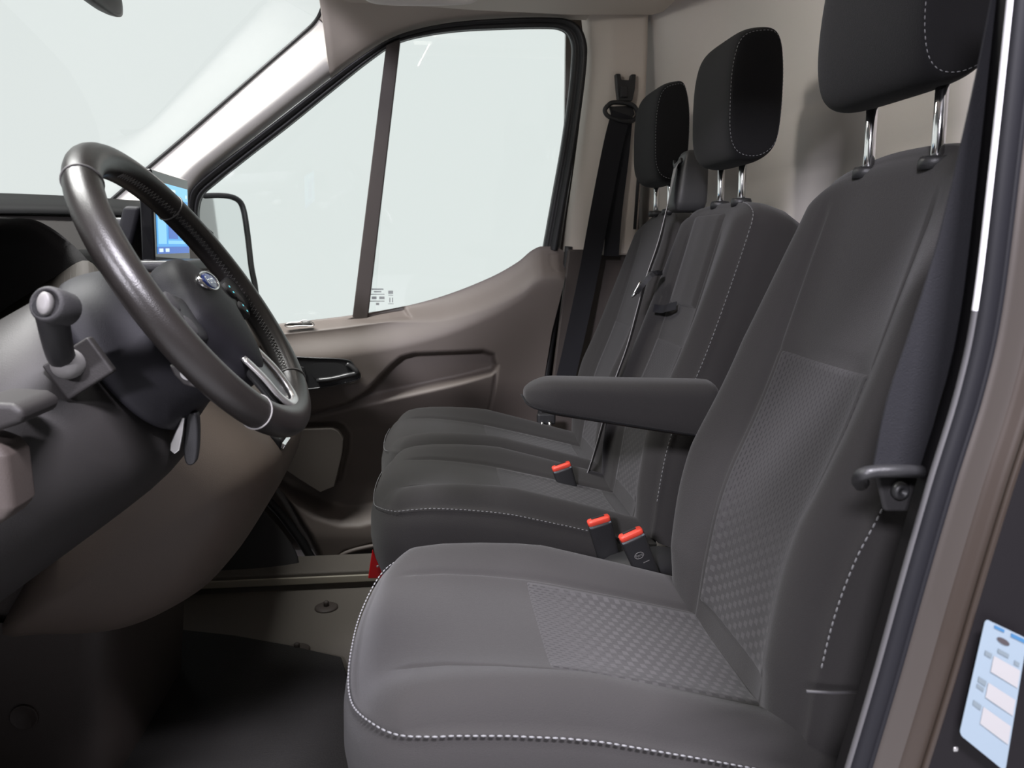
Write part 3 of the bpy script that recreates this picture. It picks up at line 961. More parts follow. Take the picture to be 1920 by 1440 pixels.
# folding armrest on the far side of the driver seat
secs = []
for t in np.linspace(0, 1, 17):
    x = 0.157 + 0.33 * t
    zt_ = 0.655 - 0.012 * t - 0.018 * (1 - sstep(0, .10, t)); zb_ = 0.600 - 0.062 * t + 0.010 * (1 - sstep(0, .10, t))
    hw = 0.046 * (0.45 + 0.55 * float(sstep(0, .16, t)) ** 0.5)
    ring = []
    for a in np.linspace(0, 2 * math.pi, 25)[:-1]:
        ca, sa = math.cos(a), math.sin(a); e = 0.62
        ring.append((x + 0.03 * 0, 1.262 + hw * math.copysign(abs(ca) ** e, ca), (zt_ + zb_) / 2 + (zt_ - zb_) / 2 * math.copysign(abs(sa) ** e, sa)))
    secs.append(ring)
ar = loft('armrest', secs, 'fabric', ds, sub=1)
tube('seam', cat([(0.153, 1.262, 0.624), (0.163, 1.226, 0.612), (0.20, 1.2175, 0.602), (0.30, 1.2155, 0.583), (0.40, 1.2155, 0.565), (0.47, 1.2155, 0.553)], 30), .0016, 'fabric_black', ar)

# ------------------------------------------------------------------ double passenger seat
bs = thing('bench_seat', 'charcoal double passenger bench with two headrests beside the driver seat', 'seat')
cm = Cushion(-0.118, 1.612, 0.200, 0.56, dz=0.010, hb=.040, qs=.100, D=.075)
cp = Cushion(-0.118, 2.005, 0.200, 0.56, dz=0.018, hb=.040, qs=.100, D=.075)
for c_ in (cm, cp):
    c_.build(bs); c_.insert(bs, 0.145, 0.40)
cm.stitch(bs, 0.02, 0.62)
cp.stitch(bs, 0.36, 0.62)
bm_ = Back(0.425, 1.612, 0.30, [.195, .198, .200, .200, .198, .192], 0.685, hb=.034, qs=.095, Hd=.05)
bp2 = Back(0.425, 2.010, 0.30, [.195, .198, .200, .200, .190, .170], 0.685, hb=.034, qs=.095, Hd=.11)
for b_ in (bm_, bp2):
    b_.build(bs); b_.insert(bs, 0.03, 0.38)
bm_.stitch(bs, 0.04, 0.38)
box('bench_base', (0.22, 1.81, 0.05), (0.52, 0.70, 0.30), 'blacksoft', bs, bev=0.02)
P_h = [(0.592, 1.030), (0.570, 1.058), (0.564, 1.12), (0.566, 1.205), (0.582, 1.258), (0.620, 1.274), (0.660, 1.266), (0.674, 1.20), (0.674, 1.10), (0.664, 1.050), (0.632, 1.027)]
headrest(bs, P_h, 1.566, 0.106, [(0.632, 1.655, 0.962), (0.632, 1.540, 0.962)], 1.10)
headrest(bs, [(p[0] - .004 - .018 * (p[0] > .64), p[1] - .004) for p in P_h], 2.030, 0.104, [(0.618, 2.085, 0.960), (0.618, 1.965, 0.960)], 1.10)
# pad and pull strap of the fold-down table in the middle backrest
pad = []
for i, h in enumerate(np.linspace(.455, .66, 24)):
    pad.append([bm_.pt(h, q, -.004 if (i in (0, 23) or j in (0, 13)) else .010 - .004 * abs(q) / .09) for j, q in enumerate(np.linspace(-.088, .088, 14))])
grid('table_pad', pad, 'fabric', bs)
ribbon('pull_strap', [bm_.pt(.455, .01, .012), bm_.pt(.445, .04, .020), bm_.pt(.440, .075, .016), bm_.pt(.437, .105, .022)], .018, 'web', bs, across=tuple(UB), n=16)
# belt outlet tower between the two headrests
tw = thing('belt_outlet', 'black belt outlet housing on the bench top between the two headrests', 'belt housing')
g0 = at(1290, 335, 1.80)
secs = []
for zz, w, d in ((0.945, .042, .040), (0.99, .040, .036), (1.04, .036, .032), (1.076, .030, .028), (1.086, .022, .020)):
    secs.append([(0.606 + (zz - .955) * .10 + d * math.copysign(abs(math.cos(a)) ** .3, math.cos(a)), 1.80 + w * math.copysign(abs(math.sin(a)) ** .3, math.sin(a)), zz) for a in np.linspace(0, 2 * math.pi, 25)[:-1]])
loft('housing', secs, 'housing', tw, sub=1)
ribbon('belt_slot', [(0.581, 1.770, 1.062), (0.576, 1.795, 1.050), (0.581, 1.825, 1.062)], .010, 'rubber', tw, across=(0, 0, 1), thick=.006, n=10)

# ================================================================== SEAT BELTS AND BUCKLES
mb = thing('middle_seat_belt', 'grey belt webbing running down the bench front from the outlet housing', 'seat belt')
ribbon('webbing', [(0.580, 1.797, 1.056), (0.570, 1.792, 1.03), at(1240, 440, 1.76), at(1210, 530, 1.74), at(1180, 640, 1.74), at(1152, 720, 1.74), at(1118, 840, 1.76), at(1098, 900, 1.78)],
       .046, 'greyweb', mb, across=[(.2, .98, 0)] * 2 + [(.42, .89, .15)] * 6, n=60)
tg = at(1212, 528, 1.715)
clip = ribbon('belt_clip', [at(1196, 545, 1.71), at(1206, 532, 1.70), at(1222, 515, 1.70), at(1232, 512, 1.72)], .026, 'black', mb, across=(.2, .98, 0), thick=.010, n=14)
tube('clip_wire', cat([at(1201, 528, 1.705), at(1192, 545, 1.70), at(1186, 557, 1.70), at(1192, 552, 1.71), at(1204, 538, 1.715)], 20), .0025, 'chrome', clip)

pb = thing('passenger_seat_belt', 'black belt hanging from the far pillar loop beside the passenger seat', 'seat belt')
ribbon('webbing', [at(1165, 212, 2.262), at(1150, 270, 2.265), at(1128, 380, 2.27), at(1102, 520, 2.275), at(1072, 660, 2.26), at(1048, 760, 2.25)], .060, 'web', pb, across=(1, 0.15, 0.15), n=40)
ribbon('return_webbing', [at(1172, 214, 2.285), at(1164, 300, 2.29), at(1152, 400, 2.30), at(1146, 480, 2.31)], .046, 'web', pb, across=(1, 0, .1), n=20)
prism('loop_plate', [at(*p, 2.275) for p in [(1142, 200), (1186, 198), (1190, 214), (1182, 224), (1148, 220)]], (0, .006, 0), 'black', pb)
tube('belt_loop', cat([at(*p, 2.262) for p in [(1134, 208), (1140, 198), (1152, 192), (1184, 196), (1195, 210), (1192, 222), (1176, 228), (1144, 220)]], 40, True), .0065, 'black', pb, closed=True, seg=8)
prism('height_slider', [at(*p, 2.29) for p in [(1151, 141), (1160, 141), (1162, 152), (1178, 153), (1180, 142), (1189, 142), (1187, 170), (1182, 192), (1156, 192), (1153, 168)]], (0, -.022, 0), 'black', pb, bev=.003)
box('slider_button', at(1170, 172, 2.262), (.020, .008, .030), 'blacksoft', pb, bev=.003)
ptn = box('belt_tongue', at(1024, 785, 2.20), (.055, .02, .035), 'black', pb, bev=.007)
for dx in (-.012, .010):
    tube('tongue_metal', [at(1024, 790, 2.19) + np.array([dx, -.006, 0.0]), at(1024, 814, 2.19) + np.array([dx, -.008, 0])], .005, 'chrome', ptn)
tube('tongue_bridge', [at(1024, 803, 2.185) + np.array([-.012, -.006, 0.0]), at(1024, 803, 2.185) + np.array([.010, -.006, 0])], .004, 'chrome', ptn)

dbt = thing('driver_seat_belt', 'black belt webbing hanging beside the driver seat on the near pillar', 'seat belt')
bpx = [(1990, -420), (1935, -140), (1905, 30), (1858, 250), (1804, 470), (1750, 640), (1710, 760), (1684, 885)]
bw = [at(px, py, .575) for px, py in bpx]
ribbon('webbing', bw, .052, 'web', dbt, across=(1, .18, .1), n=50)
bar = cat([at(*p) for p in [(1762, 892, .60), (1745, 886, .575), (1690, 883, .555), (1640, 884, .553), (1618, 889, .555), (1611, 898, .57), (1616, 908, .60)]], 40)
tube('guide_bar', bar, .0052, 'black', dbt, ry=.0068)
prism('guide_plate', [at(1645, 893, .60), at(1742, 893, .60), at(1730, 960, .60), at(1660, 960, .60)], (0, .006, 0), 'blacksoft', dbt, bev=.003)
sc_ = at(1686, 919, .597)
secs = [[(sc_[0] + r * math.cos(a), sc_[1] - h, sc_[2] + r * math.sin(a)) for a in np.linspace(0, 6.2832, 19)[:-1]] for r, h in ((.008, 0), (.008, .003), (.006, .006), (.003, .0062), (.0028, .003))]
loft('bolt', secs, 'black', dbt)


def buckle(name, label, top, low, y, w=.046, tilt_y=0.0, mk=False, marks=True):
    a = at(*top, y); b2 = at(*low, y + tilt_y)
    up = Vector(a) - Vector(b2); up.normalize()
    wx = Vector((1, 0, 0)) - up * up.x; wx.normalize()
    th = up.cross(wx); th.normalize()
    if th.y > 0: th = -th                # th points to the camera side
    t = thing(name, label, 'belt buckle', group='seat belt buckles')
    Lb = (Vector(a) - Vector(b2)).length + .05
    R = Matrix((wx, th, up)).transposed()

    def lp(x, y_, z): return Vector(a) + R @ Vector((x, y_, z))
    secs = []
    for z, sw_, sd in ((-Lb, .78, .8), (-Lb * .7, .9, 1), (-.012, 1, 1), (-.006, 1, 1)):
        ring = []
        for an in np.linspace(0, 2 * math.pi, 25)[:-1]:
            c, s_ = math.cos(an), math.sin(an)
            ring.append(lp(w / 2 * sw_ * math.copysign(abs(c) ** .35, c), .011 * sd * math.copysign(abs(s_) ** .45, s_), z))
        secs.append(ring)
    loft('body', secs, 'black', t)
    secs = []
    for z, s2 in ((-.007, .97), (.001, .96), (.003, .90)):
        ring = []
        for an in np.linspace(0, 2 * math.pi, 25)[:-1]:
            c, s_ = math.cos(an), math.sin(an)
            ring.append(lp(w / 2 * s2 * math.copysign(abs(c) ** .35, c), .0105 * s2 * math.copysign(abs(s_) ** .45, s_), z))
        secs.append(ring)
    bt = loft('release_button', secs, 'red', t, label='orange red release button')
    box('tongue_slot', lp(0, -.004, .0028), (w * .55, .006, .003), 'rubber', bt, bev=0, rot=R)
    if marks:
        box('button_edge', lp(0, .0098, -.0075), (w * .92, .0016, .003), 'papergrey', t, bev=0, rot=R)
    if mk:
        e = [lp(.0085 * math.cos(q) - .002, .0118, -.040 + .0058 * math.sin(q)) for q in np.linspace(0, 6.2832, 25)[:-1]]
        tube('oval_emblem', e, .0006, 'grip', t, closed=True, seg=6)
        M4 = Matrix.Translation(lp(-.002, .0118, -.040)) @ Matrix((wx, up, th)).transposed().to_4x4()
        text_mesh('emblem_script', 'Ford', .0075, M4, 'grip', t)
        box('emblem_bar', lp(.006, .0118, -.056), (.012, .0006, .0012), 'grip', t, bev=0, rot=R)
    return t


buckle('seat_belt_buckle', 'black buckle with orange red button against the middle cushion', (1122, 974), (1140, 1040), 1.37)
buckle('seat_belt_buckle', 'front buckle with oval emblem beside the driver cushion', (1182, 1000), (1208, 1062), 1.275, mk=True)
buckle('seat_belt_buckle', 'small distant buckle between the middle and passenger cushions', (1052, 873), (1062, 905), 1.70)
# buckle stalk cover between the seats
loft('buckle_stalk_cover', [[(x, 1.33 + r * math.cos(a), .285 + dz_ + r * .7 * math.sin(a)) for a in np.linspace(0, 6.2832, 17)[:-1]] for x, r, dz_ in
     ((.30, .02, -.02), (.33, .045, -.015), (.38, .05, -.01), (.43, .045, .0), (.46, .03, .0))], 'rubber', None, sub=1,
     label='dark plastic cover at the buckle roots between the seats', cat='cover')

# ================================================================== DASHBOARD
dash = thing('dashboard', 'brown grey dashboard with instrument hood blackened as shade behind the steering wheel', 'dashboard')
# top pad at the far end and its front face
def pxrow(l, y): return [at(px, py, y) for px, py in l]


far_top = cat(pxrow([(-260, 352), (-60, 360), (60, 364), (160, 369), (230, 374), (300, 382), (380, 420)], 2.26), 30)
near_top = cat(pxrow([(-300, 376), (-60, 380), (60, 382), (160, 384), (230, 387), (300, 395), (400, 436)], 1.95), 30)
face_lo = cat(pxrow([(-300, 398), (-60, 400), (60, 400), (160, 402), (230, 404), (300, 412), (400, 460)], 1.86), 30)
face_in = cat(pxrow([(-300, 402), (-60, 404), (60, 404), (160, 405), (230, 407), (300, 416), (400, 470)], 1.90), 30)
grid('dash_pad', [[p + np.array([-.0, .10, -.06]) for p in far_top], far_top, near_top, face_lo, face_in], 'dashpad', dash)
# upper face below the pad
f0 = cat(pxrow([(-300, 400), (0, 402), (120, 404), (230, 406), (330, 420), (420, 470)], 1.88), 30)
f1 = cat(pxrow([(-300, 470), (0, 500), (120, 520), (230, 540), (330, 560), (420, 600)], 1.70), 30)
f2 = cat(pxrow([(-300, 900), (0, 860), (120, 800), (230, 760), (330, 740), (420, 760)], 1.60), 30)
grid('upper_face', [f0, f1, f2], 'dashdark', dash)
# broad dash top between the windscreen base and the hood, with its rear face
dt = []
for x, z in ((-1.14, .74), (-1.13, .80), (-1.05, .84), (-.85, .86), (-.68, .862), (-.64, .85), (-.63, .80), (-.64, .62), (-.68, .45)):
    dt.append([(x, y, z) for y in np.linspace(.56, 1.92, 16)])
grid('dash_top', dt, 'dashpad', dash)
# air vent
vp = at(243, 425, 1.70)
vt = box('air_vent', vp, (.05, .10, .035), 'black', dash, bev=.008)
for k in range(3):
    box('vent_vane', vp + np.array([.022, -.045 + .03 * k + .015, 0]), (.012, .003, .028), 'blacksoft', vt, bev=0)
box('trim_bar', at(252, 447, 1.66), (.05, .08, .012), 'silver', dash, bev=.004)

# instrument hood: arch open towards the driver
hc = [(0.70, 0.80), (0.71, 0.86), (0.76, 0.90), (0.86, 0.915), (0.96, 0.918), (1.06, 0.912), (1.14, 0.885), (1.185, 0.845), (1.20, 0.80), (1.205, 0.74)]
# far side follows the photograph: opening edge runs back and down
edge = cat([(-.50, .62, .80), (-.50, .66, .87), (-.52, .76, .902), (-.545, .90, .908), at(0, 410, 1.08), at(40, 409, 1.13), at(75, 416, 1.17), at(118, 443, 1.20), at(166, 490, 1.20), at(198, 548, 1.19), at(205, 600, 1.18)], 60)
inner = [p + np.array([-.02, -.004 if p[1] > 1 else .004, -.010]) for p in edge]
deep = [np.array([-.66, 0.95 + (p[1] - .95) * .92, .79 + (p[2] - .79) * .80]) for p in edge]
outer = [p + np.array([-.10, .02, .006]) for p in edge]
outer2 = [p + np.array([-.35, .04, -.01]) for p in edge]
hood = grid('instrument_hood', [deep, inner, edge, outer, outer2], 'blacksoft', dash)  # shade inside the hood is put into its black colour
grid('cluster_face', [[(-.655, .60, .62), (-.655, 1.24, .62)], [(-.655, .60, .90), (-.655, 1.24, .90)]], 'screenglass', hood)
# lower bowl of the cluster and fascia
lo0 = cat(pxrow([(-160, 640), (-40, 600), (30, 560), (100, 524), (166, 491), (210, 560)], 1.19), 30)
lo1 = cat(pxrow([(-200, 700), (-60, 680), (20, 660), (90, 650), (160, 640), (230, 640)], 1.05), 30)
lo2 = cat(pxrow([(-240, 820), (-100, 800), (0, 780), (90, 770), (180, 760), (260, 760)], 1.02), 30)
grid('cluster_bowl', [lo0, lo1, lo2], 'dashgrey', dash, thick=.004)
# knee bolster around the column
AX = np.array([-.839, 0, -.545]); TX = np.array([-.545, 0, .839])
WC = np.array([-0.266, 0.955, 0.813])
secs = []
for s_, ry_, rt, dt in ((.108, .08, .07, -.012), (.116, .125, .112, -.020), (.14, .16, .122, -.028), (.19, .195, .128, -.032), (.27, .22, .132, -.032), (.40, .24, .14, -.03), (.60, .26, .15, -.03)):
    c = WC + AX * s_ + TX * dt
    secs.append([c + np.array([0, 1, 0]) * ry_ * math.cos(a) + TX * rt * math.sin(a) for a in np.linspace(0, 2 * math.pi, 33)[:-1]])
loft('knee_bolster', secs, 'knee', dash, sub=1)
# switch block and lower panel at the near end
prism('light_switch_block', [at(-60, 752, .70), at(20, 757, .70), at(46, 772, .70), (at(40, 795, .70)), at(0, 808, .70), at(-60, 816, .70)], (0, .07, 0), 'knee', dash, bev=.008)
prism('lower_end_panel', [at(-80, 815, .70), at(-4, 838, .70), at(10, 862, .70), at(22, 955, .70), at(10, 980, .70), at(-80, 1020, .70)], (0, .05, 0), 'darkbrown', dash, bev=.010)
# under-dash closing panel
grid('under_dash', [[(-.62, y, .45) for y in np.linspace(.6, 2.3, 12)], [(-.80, y, .30) for y in np.linspace(.6, 2.3, 12)], [(-1.05, y, .22) for y in np.linspace(.6, 2.3, 12)]], 'blacksoft', dash)
# passenger side lower dash (behind the console)
loft('glovebox_front', [[(cx + r1 * math.cos(a), y, cz + r2 * math.sin(a)) for a in np.linspace(0, 6.2832, 25)[:-1]] for y, cx, cz, r1, r2 in
     ((1.68, -.62, .62, .12, .20), (1.72, -.60, .62, .17, .23), (2.0, -.62, .62, .17, .23), (2.34, -.66, .64, .17, .23))], 'dashbrown', dash)
# ------------------------------------------------------------------ centre console
cons = thing('centre_console', 'bulging brown centre console below the dash next to the steering column', 'console')
CP = [(300, 640), (380, 700), (440, 760), (492, 812), (522, 850), (526, 880), (514, 920), (490, 965), (446, 1032), (396, 1086), (330, 1128), (260, 1155), (190, 1166), (100, 1168), (20, 1166), (60, 1080), (110, 990), (170, 880), (220, 760)]
CC = np.array([at(*p, 1.42) for p in CP]); CC = np.array(cat([tuple(p) for p in CC], 60, True)); c0 = CC.mean(axis=0)
secs = []
for y, sc in ((1.275, .10), (1.28, .55), (1.30, .76), (1.335, .90), (1.385, .98), (1.43, 1.0), (1.55, 1.0), (1.68, .98), (1.72, .9), (1.73, .5)):
    f = (y / 1.42)
    secs.append([np.array([c0[0] + (p[0] - c0[0]) * sc, y, c0[2] + (p[2] - c0[2]) * sc]) for p in CC])
loft('console_shell', secs, 'dashbrown', cons)
prism('gear_shroud', [at(*p, 1.44) for p in [(505, 812), (528, 826), (524, 860), (512, 893), (500, 905), (496, 850)]], (0, .10, 0), 'black', cons, bev=.006)
box('shroud_trim', at(532, 828, 1.48), (.016, .06, .010), 'chrome', cons, bev=.002, rot=Matrix.Rotation(.6, 3, 'Y'))
# side strip to the left of the console
prism('console_side_strip', [at(*p, 1.36) for p in [(-60, 1150), (-60, 1110), (0, 1082), (70, 1030), (122, 978), (150, 960), (20, 1164), (-60, 1260)]], (0, .05, 0), 'darkbrown', cons, bev=.008)
# tunnel cover below
tun = thing('tunnel_cover', 'dark brown moulded cover below the console with a round cap', 'cover')
r0 = pxrow([(-200, 1172), (0, 1170), (100, 1170), (170, 1172), (205, 1182), (222, 1210)], 1.34)
tl = []
for px, f in ((-300, 0), (-100, 0), (60, 0), (150, 0), (182, .0), (203, .012), (214, .035), (219, .08), (221, .16), (222, .40)):
    col = []
    for py in (1168, 1180, 1220, 1290, 1360, 1440, 1520):
        p = at(px - (py - 1168) * .03, py, 1.34); p = p + np.array([0, f, 0]); col.append(p)
    tl.append(col)
grid('cover_shell', tl, 'darkbrown', tun)
cc = at(45, 1345, 1.338)
cap = loft('round_cap', [[(cc[0] + r * math.cos(a), cc[1] - h, cc[2] + r * math.sin(a)) for a in np.linspace(0, 6.2832, 33)[:-1]] for r, h in ((.024, -.002), (.024, .002), (.0225, .003), (.021, .0015), (.0, .0015))], 'darkbrown', tun, caps=False)

# ================================================================== STEERING COLUMN AND WHEEL
col_ = thing('steering_column', 'dark grey steering column shroud with indicator stalk behind the wheel', 'steering column')
secs = []
for s_, ry_, rt, dt in ((.030, .05, .05, -.045), (.034, .070, .066, -.040), (.046, .088, .084, -.026), (.062, .100, .092, -.016), (.08, .108, .098, -.012), (.10, .116, .106, -.014), (.112, .116, .106, -.014), (.114, .09, .08, -.012)):
    c = WC + AX * s_ + TX * dt
    ring = []
    for a in np.linspace(0, 2 * math.pi, 37)[:-1]:
        ca, sa = math.cos(a), math.sin(a); e = .8
        ring.append(c + np.array([0, 1, 0]) * ry_ * math.copysign(abs(ca) ** e, ca) + TX * rt * math.copysign(abs(sa) ** e, sa))
    secs.append(ring)
loft('shroud', secs, 'column', col_, sub=1)
box('stalk_plate', at(150, 690, .81), (.055, .012, .042), 'knee', col_, bev=.003, rot=Matrix.Rotation(-.55, 3, 'Y'))
sb = at(122, 682, .805)
stp = cat([sb, at(112, 660, .785), at(104, 625, .765), at(98, 592, .748), at(94, 572, .735)], 24)
stk = tube('indicator_stalk', stp, list(np.linspace(.012, .0135, 13)) + list(np.linspace(.0135, .0145, 12)), 'black', col_, seg=16)
bp0 = at(128, 682, .80)
loft('stalk_boss', [[bp0 + np.array([r * math.cos(a), -h, r * math.sin(a)]) for a in np.linspace(0, 6.2832, 21)[:-1]] for r, h in ((.015, -.02), (.015, .004), (.012, .012), (.005, .016))], 'grip', col_)
ec = at(94, 572, .735); ed = np.array([-.15, -.95, .25]); ed /= np.linalg.norm(ed)
e1 = np.cross(ed, [0, 0, 1]); e1 /= np.linalg.norm(e1); e2 = np.cross(e1, ed)
kn = loft('stalk_knob', [[ec + ed * h + e1 * r * math.cos(a) + e2 * r * math.sin(a) for a in np.linspace(0, 6.2832, 25)[:-1]] for r, h in ((.010, -.03), (.016, -.022), (.0168, -.006), (.0165, .004), (.0145, .007), (.0125, .007), (.0120, .003))], 'blacksoft', stk)
loft('end_button', [[ec + ed * h + e1 * r * .62 * math.cos(a) + e2 * r * math.sin(a) for a in np.linspace(0, 6.2832, 25)[:-1]] for r, h in ((.0105, .002), (.0105, .009), (.009, .0105), (.004, .011))], 'grip', stk)

# wheel
YA_ = np.array([0, 1, 0.0]); NW = -AX
wheel = thing('steering_wheel', 'worn black leather steering wheel with silver lower spoke trim', 'steering wheel')
WR = 0.180


def wp(a, r=WR, n=0.0):               # a: angle from the top, towards +y (passenger side)
    return WC + TX * r * math.cos(a) + YA_ * r * math.sin(a) + NW * n


rimp = [wp(2 * math.pi * k / 120) for k in range(120)]
tube('rim', rimp, .0200, 'leather', wheel, closed=True, seg=20, ry=.0180, up=tuple(TX))
for a in (-.66, .80, 2.52, -2.52 + .02):
    ring = [WC + (TX * math.cos(a) + YA_ * math.sin(a)) * (WR + .0203 * math.cos(t)) + NW * .0183 * math.sin(t) for t in np.linspace(0, 6.2832, 33)[:-1]]
    tube('rim_seam', ring, .0011, 'grip', wheel, closed=True, seg=6)
inn_st = [WC + (TX * math.cos(a) + YA_ * math.sin(a)) * (WR - .0198) + NW * .004 for a in np.linspace(0.05, 2.5, 140)]
zig = [p + NW * (.0035 if i % 2 else -.0035) for i, p in enumerate(inn_st)]
tube('rim_stitching', zig, .0008, 'grip', wheel, seg=5, kind='stuff')
# hub pad
secs = []
HO = [(0.078, 0), (.076, .5), (.070, .95), (.074, 1.35), (.082, 1.57), (.078, 1.85), (.075, 2.3), (.092, 2.75), (.100, 3.1416)]
angs = np.linspace(-math.pi, math.pi, 41)[:-1]
hr_ = np.array(HO)
for sc, n in ((.80, -.012), (.97, -.010), (1.0, .004), (.985, .018), (.93, .028), (.80, .034), (.5, .039), (.2, .041)):
    ring = []
    for a in angs:
        r = np.interp(abs(a), hr_[:, 1], hr_[:, 0]) * sc
        ring.append(wp(a, r, n - .024) - TX * .024)
    secs.append(ring)
pad_ = loft('airbag_cover', secs, 'column', wheel, sub=1)
# spokes
for a0, wd in ((1.57, .026), (-1.57, .026)):
    WS = WC - TX * .026 - NW * .012
    secs = []
    for r, w_, n in ((.060, .034, .002), (.10, .030, .002), (.14, .026, .004), (.178, .030, .010)):
        t1 = TX * math.cos(a0) + YA_ * math.sin(a0); t2 = np.cross(t1, NW)
        o_t = TX * .020 * (r / .178) ** 2
        secs.append([WS + o_t + t1 * r + t2 * w_ * math.copysign(abs(math.cos(q)) ** .6, math.cos(q)) + NW * (n + .010 * math.copysign(abs(math.sin(q)) ** .6, math.sin(q))) for q in np.linspace(0, 6.2832, 21)[:-1]])
    sp = loft('spoke', secs, 'black', wheel, sub=1)
    sgn = 1 if a0 > 0 else -1
    for k, (r, off, col) in enumerate(((.118, .016, 'teal'), (.118, -.014, 'teal'), (.132, .001, 'grip'))):
        cpt = WS + TX * .008 + t1 * r + t2 * off + NW * .0155
        bt = loft('spoke_button', [[cpt + t1 * s1 * math.cos(q) + t2 * s2 * math.sin(q) + NW * h for q in np.linspace(0, 6.2832, 17)[:-1]] for s1, s2, h in ((.012, .013, -.008), (.0115, .0125, -.001), (.009, .010, .0005), (.001, .001, .0005))], 'blacksoft', sp)
        if col == 'teal' and sgn > 0:
            for d2 in (-.0045, .0045):
                prism('button_symbol', [cpt + t1 * (.0022 * math.cos(q)) + t2 * (d2 + .0016 * math.sin(q)) + NW * .0008 for q in np.linspace(0, 6.2832, 9)[:-1]], NW * .0004, 'teal', bt)
# lower double spoke in satin silver
secs = []
for r, hw, n in ((.085, .036, -.004), (.12, .034, .0), (.15, .032, .0), (.180, .034, 0)):
    secs.append([WC - TX * r + YA_ * hw * math.copysign(abs(math.cos(q)) ** .6, math.cos(q)) + NW * (n + .008 * math.copysign(abs(math.sin(q)) ** .6, math.sin(q))) for q in np.linspace(0, 6.2832, 21)[:-1]])
ls = loft('lower_spoke', secs, 'blackgloss', wheel, sub=1)
pth = cat([WC - TX * r + YA_ * y_ + NW * n for r, y_, n in ((.088, -.036, .004), (.12, -.035, .009), (.148, -.031, .010), (.164, -.018, .011), (.168, 0, .011), (.164, .018, .011), (.148, .031, .010), (.12, .035, .009), (.088, .036, .004))], 40)
tube('spoke_trim', pth, .0035, 'silver', ls, ry=.0085, up=tuple(NW), label='satin silver trim around the lower spoke')
# lower rim cover between the spokes
# oval emblem
EC = wp(0.62, .040, .0405)
M4 = Matrix.Translation(Vector(EC)) @ Matrix((tuple(YA_), tuple(TX), tuple(NW))).transposed().to_4x4()
EC = wp(0, 0.008, .0145)
ex, ey = YA_, TX
em = loft('oval_emblem', [[EC + ex * .030 * r * math.cos(a) + ey * .0125 * r * math.sin(a) + NW * h for a in np.linspace(0, 6.2832, 33)[:-1]] for r, h in ((1.08, -.006), (1.08, .002), (1.0, .0036), (.92, .0028), (.90, .0022))], 'chrome', pad_)
loft('oval_field', [[EC + ex * .030 * r * math.cos(a) + ey * .0125 * r * math.sin(a) + NW * h for a in np.linspace(0, 6.2832, 33)[:-1]] for r, h in ((.92, .0016), (.90, .0026), (.5, .0034), (.05, .0036))], 'blue', wheel)
M4 = Matrix.Translation(Vector(EC + NW * .0036)) @ Matrix((tuple(ex), tuple(ey), tuple(NW))).transposed().to_4x4()
text_mesh('emblem_script', 'Ford', .015, M4, 'chrome', wheel)
# column wiper-side piece and ignition
isw = prism('wiper_switch', [at(*p, .850) for p in [(316, 684), (340, 690), (380, 726), (372, 730), (344, 722), (326, 704)]], (0, .03, 0), 'knee', col_, bev=.004)
prism('switch_tip', cat([at(*p, .846) for p in [(338, 697), (352, 704), (357, 711), (350, 713), (340, 707)]], 16, True), (0, .01, 0), 'silver', isw)
box('ignition_surround', WC + AX * .10 + YA_ * .085 - TX * .03, (.05, .03, .05), 'column', col_, bev=.012)

key = thing('ignition_key', 'silver key and dark fob hanging from the steering column', 'key')
kb = at(336, 810, 1.03)
prism('key_blade', [at(*p, .90) for p in [(341, 782), (346, 783), (342, 815), (336, 845), (327, 852), (318, 845), (319, 832), (328, 812)]], (0, .004, 0), 'silver', key, bev=.0012)
prism('key_fob', cat([at(*p, .91) for p in [(350, 776), (360, 774), (369, 780), (371, 820), (367, 862), (358, 873), (347, 868), (343, 840), (346, 800)]], 36, True), (0, .014, 0), 'black', key, bev=.003)

# ================================================================== SCREEN
scr = thing('touchscreen', 'upright touchscreen with a lit blue display above the centre dash', 'screen')
TL = at(284, 316, 1.40); XS = TL[0]
y0s, y1s = 1.40, 1.64
ztop_, zbot_ = TL[2], at(291, 492, 1.40)[2]
xs2 = at(357, 400, 1.64)[0]
o_ = np.array([XS, y0s, zbot_]); wv = np.array([xs2 - XS, y1s - y0s, 0]); wl_ = np.linalg.norm(wv); wu = wv / wl_
hu = np.array([-.10, 0, 1.0]); hu = np.array([(at(284, 316, 1.40) - at(291, 492, 1.40))[0], 0, ztop_ - zbot_]); hl = np.linalg.norm(hu); hu = hu / hl
o_ = at(291, 492, 1.40)
ns = np.cross(wu, hu); ns = ns if ns[0] > 0 else -ns


def sp_(u, v, n=0.0): return o_ + wu * wl_ * u + hu * hl * v + ns * n


def srect(name, u0, v0, u1, v1, n, t, m, parent, bev=0):
    return prism(name, [sp_(u0, v0, n), sp_(u1, v0, n), sp_(u1, v1, n), sp_(u0, v1, n)], -ns * t, m, parent, bev=bev)


